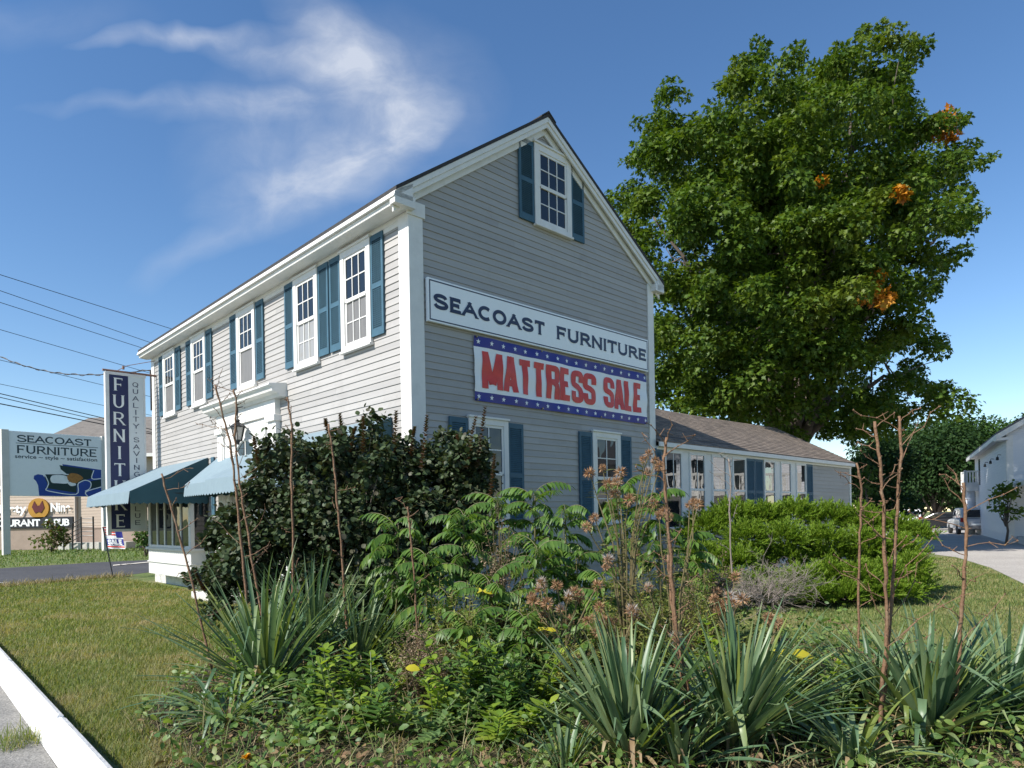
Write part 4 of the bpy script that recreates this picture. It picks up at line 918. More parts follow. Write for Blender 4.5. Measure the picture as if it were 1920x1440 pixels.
def limb(mb, a, b, r0, r1, k=6, wob=.06, n=7):
    a, b = Vector(a), Vector(b); l = (b - a).length; pts = []
    for i in range(k + 1):
        f = i / k; p = a.lerp(b, f) + Vector(rng.normal(size=3) * wob * l * math.sin(math.pi * f) * .5); pts.append(tuple(p))
    mb.tube(pts, r0, r1, n=n); return pts
BARK = paint('tree_bark', (.10, .08, .065), .9, .3, 8, (1, 1, .25), bump=.6, bscale=12)
# ---------------------------------------------------------------- the big sugar maple
YM = 27.5
mp_ = thing('maple_tree', 'huge green maple with a few orange sprigs behind the low wing', 'tree', (at(1475, 960, YM).x, YM, 0))
MX = at(1475, 960, YM).x
# outline of the crown as radii (px) of boughs seen from the road; each bough gets its own distance
B = [(1265,200,45),(1250,290,60),(1190,305,40),(1195,380,60),(1200,470,55),(1290,380,75),(1300,270,60),(1370,270,70),(1400,150,50),(1425,110,28),(1480,160,60),(1560,150,55),(1640,90,40),(1640,58,22),(1600,140,60),(1700,95,32),(1680,150,50),(1660,230,70),(1560,250,80),(1460,260,80),
     (1720,270,55),(1800,300,45),(1845,290,24),(1770,240,35),(1790,340,40),(1740,340,60),(1650,340,85),(1540,360,95),(1420,370,90),(1330,470,85),(1250,540,70),(1440,480,95),(1560,480,95),(1670,450,80),(1760,420,55),(1815,420,34),(1740,500,50),(1660,560,75),(1560,590,90),(1440,600,95),(1320,590,85),
     (1250,630,65),(1290,700,75),(1240,720,50),(1390,700,85),(1490,700,90),(1590,690,80),(1680,640,60),(1735,640,35),(1700,710,55),(1745,745,36),(1755,770,22),(1620,770,60),(1520,780,75),(1420,760,70),(1330,750,55),(1280,740,40),(1560,810,45),(1690,770,40),(1775,480,30),(1760,550,25),(1640,800,28),(1480,820,45),
     (1370,170,28),(1232,230,30),(1175,440,30),(1225,265,36),(1350,330,60),(1500,320,60),(1610,400,60),(1710,400,50),(1480,420,60),(1380,540,60),(1610,530,60),(1500,540,60),(1350,650,60),(1450,660,60),(1540,650,60)]
Cn, Rn = [], []
for x, y, r in B:
    cxp, cyp = (x - 1490) / 360, (y - 450) / 420; dep = math.sqrt(max(.05, 1 - min(1, cxp * cxp + cyp * cyp))) * 6.2
    for sgn in (-1, 1, 0.15):
        if sgn == .15 and r < 60: continue
        Y = YM + sgn * dep * rng.uniform(.72, 1.0) + rng.normal() * .4
        p = np.array(at(x + rng.normal() * 6, y + rng.normal() * 6, Y)); rad = r / FPX * YM * (1.3 if r < 40 else 1); k = 6 if r > 45 else (4 if r > 26 else 2)
        for _ in range(k):                                  # each bough is a few tufts
            o = sphere_dirs(1, .25)[0] * rad * rng.uniform(.35, .85); q = p + o * np.array([1, 1, .8]); 
            Cn.append(q); Rn.append(rad * rng.uniform(.30, .52))
for _ in range(230):                                      # inner boughs fill the heart of the crown
    d = sphere_dirs(1, 0)[0] * rng.uniform(.15, .80); p = at(1485 + d[0] * 300, 470 - d[2] * 360, YM); Cn.append(np.array([p.x, YM + d[1] * 6.0, p.z])); Rn.append(rng.uniform(.55, .95))
for _ in range(60):                                       # low hanging skirt behind the wing roof
    p = at(rng.uniform(1240, 1720), rng.uniform(690, 825), YM); Cn.append(np.array([p.x, YM + rng.uniform(-4, 5), p.z])); Rn.append(rng.uniform(.45, .85))
Cn = np.array(Cn); Rn = np.array(Rn)
MAPL = leafmat('maple_leaf', [(.031, .068, .008), (.055, .106, .012), (.083, .142, .016), (.116, .166, .02)], .34, .5, .25, patch=((.14, .17, .018), .30, .54, .76))
per = np.clip((Rn ** 2 * 440).astype(int), 40, 460)
sets = []
for lo in range(0, len(Cn), 40):
    for i in range(lo, min(lo + 40, len(Cn))): sets.append(clump_leaves(Cn[i:i + 1], Rn[i:i + 1], int(per[i]), .165, up=.35, flat=.62, asp=1.0, shell=(.45, 1.0), prof=MAPLE, hang=.55))
V, F = joinsets(sets); fastmesh('crown', V, F, MAPL, mp_); print('maple leaves', per.sum())
ORA = leafmat('orange_maple_leaf', [(.38, .12, .010), (.52, .21, .016), (.42, .25, .025)], .35, .5)
oc = [(1770, 225, 20), (1762, 245, 17), (1785, 252, 14), (1745, 250, 12), (1640, 520, 14), (1614, 556, 14), (1655, 560, 16), (1635, 545, 10), (1690, 362, 12), (1540, 338, 6)]
oc_ = np.array([list(at(x, y, YM - (5.6 if y > 400 else (2.2 if x > 1700 else 5.6)))) for x, y, r in oc]); V, F = joinsets([clump_leaves(oc_[i:i + 1], np.array([oc[i][2] / FPX * YM]), int(30 + oc[i][2] * 5), .19, up=.2, flat=.9, shell=(.1, 1.0), prof=MAPLE) for i in range(len(oc))])
V -= 0; cr_o = fastmesh('orange_leaves', V, F, ORA, mp_)
tb = MB(); base = Vector((MX, YM, 0)); fork = Vector((MX + .2, YM, 3.6)); tb.tube([tuple(base), tuple(base + Vector((.05, 0, 1.2))), tuple(fork)], [.62, .5, .44], n=12)
for tx, ty, dy in ((1300, 400, 1.5), (1400, 250, -1), (1500, 180, 1), (1600, 180, -1.5), (1700, 300, 1), (1750, 430, -1), (1640, 560, 0), (1280, 600, -1), (1480, 450, 3), (1500, 480, -3.4), (1600, 330, -3), (1400, 420, -3), (1350, 640, -3), (1620, 650, -2.5), (1220, 400, 0), (1700, 700, 0)):
    e = at(tx, ty, YM); e.y += dy; m_ = fork.lerp(e, .45) + Vector((0, 0, 1.2)); pts = limb(tb, fork, m_, .24, .13, 5, .08); pts2 = limb(tb, m_, e, .13, .03, 5, .10)
    for s_ in range(4):
        a = Vector(pts2[1 + s_]); limb(tb, a, a + Vector(rng.normal(size=3) * 1.5) + Vector((0, 0, 1)), .045, .012, 4, .12, 5)
tk = tb.build('trunk', BARK, None, smooth=True)
for o in (tk, cr_o, [c for c in bpy.data.objects if c.name == 'crown'][0]):     # meshes were laid out in world space
    o.parent = mp_; o.matrix_parent_inverse = Matrix.Translation((-MX, -YM, 0))
# ---------------------------------------------------------------- smaller trees and shrubs
def tree(name, label, X, Y, hgt, wid, cols, n_cl, leaf, group=None, base=.18, cat='tree', trans=.3, per=None, flat=.8, trunk=.03, dens=1.0, patch=None):
    t = thing(name, label, cat, (X, Y, 0), 0, group); C, R = [], []
    for _ in range(n_cl):
        d = sphere_dirs(1, .1)[0]; f = rng.uniform(.35, 1) ** .6; zc = hgt * (base + (1 - base) / 2); hz = hgt * (1 - base) / 2
        R.append(wid * rng.uniform(.13, .24)); C.append([d[0] * f * (wid / 2 - R[-1] * .6), d[1] * f * (wid / 2 - R[-1] * .6), zc + d[2] * f * (hz - R[-1] * .5)])
    pr = np.clip((np.array(R) / leaf) ** 2 * 4.2 * dens, 24, 420).astype(int)
    V, F = joinsets([clump_leaves(np.array(C[i:i + 1]), np.array(R[i:i + 1]), int(pr[i]), leaf, up=.25, flat=flat, shell=(.4, 1)) for i in range(n_cl)])
    fastmesh('crown', V, F, leafmat(name + '_leaf', cols, trans, .6, .12, patch), t)
    mb = MB(); zc = hgt * (base + .25); mb.tube([(0, 0, -.05), (rng.normal() * .05 * wid, 0, hgt * base * .6), (rng.normal() * .04 * wid, 0, zc)], hgt * trunk, hgt * trunk * .55, n=8)
    for i in range(0, n_cl, max(1, n_cl // 9)): limb(mb, (0, 0, hgt * base * .8), C[i], hgt * trunk * .45, hgt * trunk * .1, 4, .08, 5)
    mb.build('trunk', BARK, t, smooth=True); return t
G1 = [(.022, .055, .012), (.04, .085, .018), (.065, .12, .028)]; G2 = [(.035, .07, .018), (.06, .11, .028), (.095, .15, .04)]; G3 = [(.016, .038, .012), (.028, .06, .018), (.045, .085, .026)]
def ptree(name, label, px, top, Y, wpx, *a, **k):
    p = at(px, top, Y); return tree(name, label, p.x, Y, p.z, wpx / FPX * Y, *a, **k)
gB = 'trees behind the parked cars'
ptree('leafy_tree', 'dark tree right behind the end of the low wing', 1645, 805, 40, 150, G3, 46, .20, gB, base=.02, dens=1.6)
ptree('leafy_tree', 'broad dark tree standing over the black parked car', 1750, 790, 60, 200, G3, 64, .27, gB, base=.14, dens=1.6)
ptree('leafy_tree', 'mid green tree between low wing and maple shade', 1680, 800, 66, 170, G3, 52, .28, gB, base=.03, dens=1.6)
ptree('leafy_tree', 'lighter green tree touching the balcony of the white house', 1825, 825, 66, 150, G1, 46, .28, gB, base=.08, dens=1.6)
ptree('leafy_tree', 'pale leafy bush tree at the low wing far corner', 1612, 850, 30, 70, G2, 20, .16, gB, base=.03)
gH = 'tall trees on the skyline behind the white house'
for k, (px, top, Y, wpx, c, lab) in enumerate([(1790, 768, 96, 150, G1, 'rounded skyline tree right of the maple edge'), (1720, 780, 100, 150, G1, 'skyline tree seen through the maple right edge'), (1845, 774, 104, 140, G1, 'yellowish skyline tree left of the white roof'), (1895, 762, 98, 150, G1, 'highest skyline tree above the white house roof'), (1945, 750, 94, 120, G3, 'dark skyline tree at the right picture edge'), (1660, 812, 104, 110, G2, 'low distant tree in the gap below the maple')]):
    ptree('skyline_tree', lab, px, top, Y, wpx, c, 60, .40, gH, base=.02, dens=1.7, trans=.2)
# far wood closing the horizon behind everything
C, R = [], []
for k in range(150):
    x = -170 + k * 2.6 + rng.normal(); y = 135 + rng.normal() * 8; R.append(rng.uniform(2.4, 4.4)); C.append((x, y, rng.uniform(1.5, 8.5)))
    if x > 25: C[-1] = (x, y, rng.uniform(2, 11))
V, F = joinsets([clump_leaves(np.array(C[i:i + 1]), np.array(R[i:i + 1]), 170, .85, up=.3, shell=(.4, 1)) for i in range(len(C))])
tag(fastmesh('distant_wood', V, F, leafmat('distant_leaf', G1, .2, .6, .2)), 'belt of distant woods along the horizon', 'wood', kind='stuff')
tree('leafy_tree', 'green tree at the left picture edge beyond the roadside board', at(-8, 800, 58).x, 58, at(0, 796, 58).z, 3.6, G2, 22, .3, base=.2)
ptree('small_ornamental_tree', 'small bright tree with drooping leaves before the white house', 1884, 902, 30, 66, [(.06, .11, .022), (.10, .17, .035), (.15, .22, .05)], 22, .17, base=.36, trunk=.022, dens=.8)
ptree('shrub', 'sprawling shrub with brown lower twigs before the restaurant sign', 96, 974, 41, 66, [(.05, .09, .02), (.09, .14, .03), (.10, .055, .035)], 22, .2, base=.02, cat='shrub', trunk=.02, patch=((.11, .06, .045), .55, .5, .62))
ptree('shrub', 'leafy green shrub behind the bottom of the hanging board', 274, 968, 33, 52, G2, 22, .17, base=.02, cat='shrub', trunk=.02)
# hedge-side shrubs along the driveway kerb edge beyond the store
# ================================================================ garden in front of the store
rng = np.random.default_rng(21)
YUC = leafmat('yucca_blade', [(.060, .12, .055), (.095, .165, .082), (.135, .21, .11), (.18, .245, .115), (.26, .30, .12)], .26, .42, .5, tcol=(1.2, 1.3, .7))
YUCY = leafmat('yellowing_blade', [(.20, .24, .05), (.14, .19, .05)], .3, .45)
DRYB = leafmat('dry_blade', [(.30, .22, .12), (.22, .15, .08), (.36, .29, .17)], .2, .7)
def blades(n, length, wid, emin, emax, droop, kink=.22, rbase=.06, az=None, K=9, lean=(0, 0)):
    """strap leaves fanning from one crown; elevation emin..emax degrees"""
    V, F = [], []; o = 0
    for i in range(n):
        a = rng.uniform(0, 2 * math.pi) if az is None else rng.normal(az[0], az[1]); e = math.radians(emin + (emax - emin) * rng.uniform() ** .8); Lx = length * rng.uniform(.62, 1.08); w_ = wid * rng.uniform(.7, 1.15)
        p = np.array([math.cos(a) * rbase * rng.uniform(.1, 1), math.sin(a) * rbase * rng.uniform(.1, 1), 0]); dr = droop * rng.uniform(.3, 1.6); kk = rng.integers(3, K - 2) if rng.uniform() < kink else -1; tw = rng.normal() * .35
        rows = []; ee = e
        for j in range(K):
            t = j / (K - 1); d = np.array([math.cos(a) * math.cos(ee) + lean[0], math.sin(a) * math.cos(ee) + lean[1], math.sin(ee)]); d /= np.linalg.norm(d)
            s = np.array([-math.sin(a), math.cos(a), 0]); u = np.cross(s, d) * -1; s2 = s * math.cos(tw * t) + u * math.sin(tw * t)
            wv = w_ * (min(1, .55 + 1.6 * t) if t < .3 else 1) * (1 - max(0, (t - .45) / .55) ** 1.35) * .5
            rows.append((p - s2 * wv + u * wv * .35, p.copy(), p + s2 * wv + u * wv * .35)); p = p + d * Lx / (K - 1); ee -= dr / (K - 1) * (.3 + 1.7 * t)
            if j == kk: ee -= rng.uniform(.9, 1.9)
        V += [q for r in rows for q in r]
        for j in range(K - 1):
            b = o + j * 3; F += [(b, b + 1, b + 4, b + 3), (b + 1, b + 2, b + 5, b + 4)]
        o += 3 * K
    return np.array(V), [np.array(F)]
def yucca(px, py, n, length, label, wid=.042, emin=22, emax=86, droop=.5, lean=(0, 0), az=None):
    p = gp(px, py); t = thing('yucca_plant', label, 'plant', tuple(p), 0, 'blue-green yucca clumps in the flower bed')
    V, F = blades(n, length, wid, emin, emax, droop, lean=lean, az=az); fastmesh('blades', V, F, YUC, t, True)
    V, F = blades(max(5, n // 9), length * .9, wid, 30, 80, droop, lean=lean); fastmesh('yellow_blades', V, F, YUCY, t, True)
    V, F = blades(max(9, n // 5), length * .62, wid * .8, -5, 55, 1.0, .6); fastmesh('dead_blades', V, F, DRYB, t, True); return t
yucca(500, 1300, 130, 1.38, 'largest dark yucca clump, sprawling left over the lawn', .042, 10, 86, .42, lean=(-.12, 0))
yucca(585, 1262, 130, 1.25, 'tall upright yucca clump in front of the dark smoke bush', .040, 38, 89, .25)
yucca(668, 1262, 110, 1.15, 'narrow-leaved yucca clump leaning right beside the dry brown fluff', .032, 30, 84, .32, lean=(.22, 0))
yucca(425, 1355, 60, .80, 'low drooping yucca tuft at the lawn edge', .036, 5, 45, 1.0, lean=(-.25, -.1))
yucca(1180, 1428, 120, .98, 'broad-bladed pale yucca clump at the bottom centre', .050, 34, 89, .30)
yucca(1375, 1405, 150, 1.08, 'yucca clump leaning right, just right of the thick red stalk', .046, 34, 84, .36, lean=(.24, 0))
yucca(1740, 1388, 140, .98, 'wide yucca clump around the foot of the right-hand stalk', .052, 24, 85, .40, lean=(.12, 0))
yucca(1880, 1355, 110, .98, 'yucca clump running out of the right picture edge', .050, 18, 82, .5, lean=(.2, 0))
yucca(1640, 1350, 60, .80, 'small yucca clump between the double stalk and the yellow leaf', .042, 28, 82, .42)
yucca(1600, 1435, 50, .66, 'low floppy yucca at the bottom edge left of the double stalk', .038, 5, 60, .9)
yucca(1060, 1450, 32, .46, 'short narrow yucca at the bottom edge left of the pale clump', .03, 30, 80, .5)
yucca(1275, 1440, 40, .60, 'low yucca between the pale clump and the thick red stalk', .042, 15, 70, .6)
# ---- bare flower stalks
STALK = paint('dry_red_stalk', (.155, .083, .043), .75, .3, 14, (1, 1, .3), bump=.5, bscale=40, dirt=((.27, .205, .13), 10, .75))
GREYST = paint('grey_dead_wood', (.20, .165, .14), .8, .25, 18)
def stalk(path, Y, r0, label, twigs=8, tl=.35, r1=.008, mat_=None, two=None, top=True, group='bare dry stalks rising from the flower bed'):
    P = [at(x, y, Y + .0 * k) for k, (x, y) in enumerate(path)]; b = P[0].copy(); b.z = 0
    r0 *= .74; r1 *= 1.15
    P[0].z = max(P[0].z, 0) if P[0].z > .05 else -.02
    if P[0].z > .05: P.insert(0, Vector((P[0].x + .02, P[0].y, -.02)))
    t = thing('dry_stalk', label, 'plant stalk', (P[0].x, P[0].y, 0), 0, group); o = Vector((P[0].x, P[0].y, 0)); P = [p - o for p in P]
    def smooth_(P, n=5):
        q = []
        for i in range(len(P) - 1):
            for k in range(n):
                q.append(P[i].lerp(P[i + 1], k / n) + Vector(rng.normal(size=3)) * .0035)
        return q + [P[-1]]
    S = smooth_(P); mb = MB(); N = len(S); mb.tube([tuple(p) for p in S], [(r0 + (r1 - r0) * (i / (N - 1)) ** .8) * (1 + .10 * rng.normal()) for i in range(N)], n=7)
    wood = mat_ or STALK
    for k in range(int(N * 1.6)):                                          # leaf scars and stubs
        i = rng.integers(1, N - 1); a = S[i]; d = Vector(rng.normal(size=3)); d.z = abs(d.z) * .6; d.normalize(); mb.tube([tuple(a - d * .004), tuple(a + d * rng.uniform(.012, .035))], .0045, .002, n=4)
    mb.build('stem', wood, t, smooth=True)
    twigs = int(twigs * 1.35)
    for k in range(twigs):
        tw = MB(); f = .22 + .78 * k / max(1, twigs - 1) if top else rng.uniform(.2, 1); i = min(N - 2, int(f * (N - 1))); a = S[i]; an = rng.uniform(0, 2 * math.pi); l = tl * rng.uniform(.4, 1.4) * (1.15 - .55 * f)
        d = Vector((math.cos(an), math.sin(an) * .6, rng.uniform(.25, 1.0))); d.normalize(); pts = [a]
        for j in range(4): pts.append(pts[-1] + (d + Vector(rng.normal(size=3)) * .22) * l / 4)
        tw.tube([tuple(p) for p in pts], .0036, .0022, n=4)
        for q in pts[2:]:
            e = q + Vector(rng.normal(size=3)) * .03; tw.tube([tuple(q), tuple(e)], .0028, .0018, n=3)
            tw.lathe([(0, -.008), (.007, 0), (0, .009)], tuple(q), 5)
        tw.build('twig', wood, t)
    return t
stalk([(398, 1260), (385, 1200), (360, 1090), (338, 1010), (318, 940), (303, 888)], 6.3, .016, 'leaning bare stalk at left, its tip in front of the teal awning', 7, .3)
stalk([(466, 1240), (462, 1110), (450, 1000), (440, 900), (432, 830), (415, 770), (404, 722)], 6.9, .022, 'left of two crossing bare stalks before the entrance lantern', 12, .34)
stalk([(505, 1230), (480, 1090), (462, 980), (447, 890), (440, 820), (444, 760), (438, 730)], 7.1, .021, 'right of two crossing bare stalks before the entrance lantern', 10, .3)
stalk([(548, 1250), (549, 1120), (550, 1000), (546, 880), (548, 800), (538, 745)], 7.0, .022, 'straight bare stalk standing before the store front, second dark top', 7, .16)
stalk([(652, 1220), (645, 1100), (634, 960), (626, 860), (616, 795)], 7.0, .022, 'bare reddish stalk against the middle of the smoke bush', 7, .2)
stalk([(785, 1240), (780, 1150), (775, 1060), (768, 985), (764, 950)], 6.4, .013, 'thin bare stalk among the pinnate leaves', 6, .2)
stalk([(1312, 1455), (1290, 1300), (1268, 1180), (1258, 1060), (1250, 960), (1246, 870), (1250, 820)], 4.6, .020, 'thick red stalk rising at the middle from the yuccas past the thistle heads', 12, .28)
stalk([(1283, 1290), (1268, 1200), (1257, 1110), (1253, 1040)], 4.72, .013, 'short stalk hugging the thick red middle stalk', 5, .15)
stalk([(1377, 1180), (1372, 1080), (1368, 960), (1371, 900), (1366, 860)], 7.4, .014, 'thin dark forked stalk before the low wing windows', 9, .3, mat_=GREYST)
stalk([(1610, 1250), (1610, 1110), (1612, 1000), (1616, 920), (1606, 868)], 5.6, .014, 'slim bare stalk before the juniper, left of the double stalk', 8, .3)
stalk([(1648, 1420), (1654, 1290), (1664, 1165), (1660, 1060), (1655, 940), (1650, 860), (1640, 790)], 4.5, .021, 'taller-forked double stalk, left stem, thick at its foot', 11, .42)
stalk([(1650, 1400), (1658, 1280), (1668, 1160), (1678, 1050), (1682, 960), (1690, 850), (1686, 780)], 4.55, .019, 'double stalk, right stem, against the dark trees', 11, .45)
stalk([(1786, 1440), (1795, 1280), (1802, 1160), (1812, 1040), (1812, 960), (1806, 905)], 4.5, .019, 'rightmost bare red stalk in front of the gravel drive', 10, .36)
# ---- smoke bush
SMK = leafmat('smoke_bush_leaf', [(.030, .048, .022), (.048, .075, .032), (.068, .10, .042), (.075, .070, .048)], .18, .5, .22, tcol=(1.3, 1.2, .6))
SMR = leafmat('smoke_bush_tip_leaf', [(.075, .035, .026), (.05, .05, .025), (.10, .045, .03)], .2, .4)
sm = thing('smoke_bush', 'big dark round-leaved smoke bush hiding the store front corner', 'shrub', tuple(gp(640, 1200)))
SMB = [(490,930,40),(545,870,55),(620,850,55),(690,850,55),(760,865,60),(830,850,50),(880,890,50),(900,950,45),(470,990,60),(555,955,75),(645,950,80),(735,955,80),(820,960,70),(425,1055,48),(500,1070,62),(590,1065,75),(690,1065,75),(780,1050,70),(850,1040,60),(435,975,26),(415,1130,38),(400,1010,22),(470,930,24),(510,1150,55),(600,1140,55),(700,1130,55),(380,1090,22),(860,870,40),(900,900,35),(905,1010,30),(620,1085,60),(650,1130,55),(570,1110,55),(670,1040,60),(540,1010,60),(730,1100,50)]
C, R = [], []
for x, y, r in SMB:
    for k in range(9 if r > 45 else 5):
        Y = 8.95 + rng.normal() * .34 + (y - 1000) * -.0008; q = at(x + rng.normal() * r * .42, y + rng.normal() * r * .42, Y); C.append(tuple(q)); R.append(r / FPX * Y * rng.uniform(.35, .6))
C = np.array(C); R = np.array(R); C[:, 2] = np.maximum(C[:, 2], .1)
V, F = joinsets([clump_leaves(C[i:i + 1], R[i:i + 1], int(52 + R[i] * 640), .064, up=.15, flat=.95, asp=.86, shell=(.3, 1), prof=ROUND, hang=.1) for i in range(len(C))] + [clump_leaves(C[i:i + 1], R[i:i + 1] * 1.45, int(14 + R[i] * 60), .062, up=.25, flat=1, asp=.86, shell=(.75, 1.0), prof=ROUND, hang=-.2) for i in range(len(C))])
o = Vector(sm.location); fastmesh('foliage', V - np.array(o), F, SMK, sm); print('smoke', len(V))
mb = MB()
for i in range(0, len(C), 5): limb(mb, (rng.normal() * .15, rng.normal() * .12, 0), Vector(C[i]) - o, .016, .004, 5, .1, 5)
mb.build('stems', GREYST, sm)
def shoot(path, Y, lf=.055, mt=None, n=70):
    P = [at(x, y, Y) for x, y in path]; A, D, N = [], [], []
    for k in range(n):
        f = k / n * (len(P) - 1); i = int(f); p = P[i].lerp(P[min(i + 1, len(P) - 1)], f - i); an = k * 2.4; A.append(tuple(p)); D.append((math.cos(an), math.sin(an), .65)); N.append((-math.cos(an) * .5, -math.sin(an) * .5, 1))
    sz = lf * np.linspace(1.1, .6, n); return leafset(np.array(A), np.array(D), np.array(N), sz, sz * .8, ROUND, .1)
sh = []
for path, Y in (([(485, 870), (478, 835), (476, 818)], 8.3), ([(645, 850), (640, 800), (637, 775)], 8.5), ([(655, 850), (662, 815), (668, 800)], 8.7), ([(622, 840), (612, 800), (610, 785)], 8.4), ([(680, 850), (682, 805), (680, 780)], 8.6), ([(790, 880), (798, 810), (801, 778)], 8.3), ([(738, 850), (742, 795), (743, 770)], 8.6), ([(875, 880), (885, 815), (893, 780)], 8.4), ([(895, 880), (905, 800), (910, 762)], 8.5), ([(862, 880), (860, 840), (857, 815)], 8.6), ([(500, 860), (502, 835), (505, 818)], 8.5), ([(770, 860), (775, 815), (778, 800)], 8.8), ([(920, 930), (925, 880), (928, 850)], 8.4), ([(385, 1110), (372, 1085), (366, 1070)], 8.3)): sh.append(shoot(path, Y))
V, F = joinsets(sh); fastmesh('young_shoots', V - np.array(o), F, SMR, sm)
# ---- pinnate-leaved saplings
SUM = leafmat('sapling_leaflet', [(.055, .120, .022), (.080, .160, .030), (.115, .205, .040), (.17, .25, .045)], .38, .45, .4)
def pinnate(base, d, length, pairs, lf, droop=.9):
    """one compound leaf: arching rachis with paired hanging leaflets"""
    d = Vector(d).normalized(); p = Vector(base); pts = [p.copy()]; hd = Vector((d.x, d.y, 0)); hd = hd.normalized() if hd.length > .01 else Vector((1, 0, 0)); el = math.asin(max(-1, min(1, d.z)))
    for j in range(10): p = p + (hd * math.cos(el) + Vector((0, 0, math.sin(el)))) * length / 10; el -= droop / 10 * 1.5; pts.append(p.copy())
    A, D, N, S = [], [], [], []
    side = Vector((-hd.y, hd.x, 0))
    for k in range(pairs):
        f = .15 + .8 * k / (pairs - 1); i = f * 10; q = pts[int(i)].lerp(pts[min(10, int(i) + 1)], i - int(i)); ax = (pts[min(10, int(i) + 1)] - pts[int(i)]).normalized()
        for s in (-1, 1):
            dd = side * s * .8 + ax * .35 + Vector((0, 0, -.45 + rng.normal() * .12)); A.append(tuple(q)); D.append(tuple(dd)); N.append((side.x * s * .35, side.y * s * .35, 1)); S.append(lf * (.7 + .5 * math.sin(math.pi * (.15 + .75 * f))) * rng.uniform(.85, 1.12))
    A.append(tuple(pts[-1])); D.append(tuple(pts[-1] - pts[-2])); N.append((0, 0, 1)); S.append(lf)
    S = np.array(S); return leafset(np.array(A), np.array(D), np.array(N), S, S * .36, LANCE, .22, .3), pts
def sapling(px, py, Y, n, length, label, pairs=9, lf=.11, levels=3, dz=.26):
    top = at(px, py, Y); t = thing('pinnate_sapling', label, 'sapling', (top.x, top.y, 0), 0, 'green pinnate-leaved saplings'); hz = top.z; st = MB(); sets = []
    lean = rng.normal(size=2) * .08; st.tube([(-lean[0], -lean[1], 0), (0, 0, hz * .5), (lean[0] * .3, 0, hz)], .016, .007, n=6)
    n = int(n * 1.55); lf *= .95; length *= .84
    for i in range(n):
        z = hz - dz * levels * (i / n) ** 1.1; a = i * 2.4 + rng.normal() * .3; el = .95 - .75 * (i / n) + rng.normal() * .1
        (v, f), pts = pinnate((0, 0, z), (math.cos(a) * math.cos(el), math.sin(a) * math.cos(el), math.sin(el)), length * rng.uniform(.75, 1.1), pairs, lf, droop=1.1 + rng.normal() * .2); sets.append((v, f)); st.tube([tuple(p) for p in pts], .0045, .002, n=4)
    st.build('stem', paint('sapling_stem', (.11, .10, .04), .7), t); V, F = joinsets(sets); fastmesh('foliage', V, F, SUM, t); return t
for a in ((742, 985, 7.0, 13, .50, 'sapling with broad leaves at the left end of the pinnate row'), (800, 1040, 6.6, 12, .46, 'yellow-green sapling below the dark smoke bush right end'), (870, 965, 7.2, 15, .52, 'sapling just right of the smoke bush'), (935, 940, 7.6, 14, .5, 'sapling below the left gable window'), (1000, 930, 7.4, 14, .52, 'sapling with long arching leaves below the blank gable wall'), (1060, 960, 7.2, 14, .50, 'sapling left of the thistle heads'), (1010, 1030, 6.7, 14, .48, 'sapling in the middle of the pinnate row, in front of the others'), (1085, 1045, 6.9, 12, .44, 'low sapling right of the middle of the pinnate row'), (920, 1090, 6.3, 13, .42, 'low sapling below the dried seed head'), (1170, 915, 7.5, 13, .46, 'tall sapling behind the topmost thistle heads'), (1235, 930, 7.3, 10, .42, 'sapling right of the thistle, before the wing windows'), (1290, 1010, 7.4, 11, .42, 'sapling between the thick red stalk and the juniper'), (1130, 1080, 6.4, 10, .40, 'low sapling under the thistle heads'), (880, 1165, 5.9, 12, .38, 'dark low sapling left of the lower thistle heads'), (985, 1160, 5.8, 13, .38, 'low sapling beside the pale yucca clump'), (840, 1110, 6.5, 10, .38, 'small yellowish sapling behind the dry brown fluff')): sapling(*a)
# ---- thistles gone to seed
THM = leafmat('thistle_leaf', [(.075, .095, .025), (.12, .13, .04), (.17, .16, .055), (.10, .12, .03)], .3, .55); HEADM = leafmat('thistle_bract', [(.22, .115, .055), (.34, .19, .095), (.44, .29, .17), (.27, .14, .07)], .2, .6, tcol=(1.2, 1, .7)); FLUFF = leafmat('thistle_down', [(.50, .46, .42), (.62, .58, .54)], .45, .8, tcol=(1, 1, 1))
def head_mesh(r, fl):
    n = 115; d = sphere_dirs(n, .25); P = d * r * .35; hv = leafset(P, d + rng.normal(size=(n, 3)) * .15, np.cross(d, rng.normal(size=(n, 3))), r * rng.uniform(.7, 1.15, n), r * .13, LANCE, .3, .25)
    if not fl: return hv, None
    m = 46; d2 = sphere_dirs(m, .9); fv = kites(d2 * r * .3, d2, np.cross(d2, rng.normal(size=(m, 3))), r * rng.uniform(.9, 1.7, m), r * .13, 0); return hv, fv
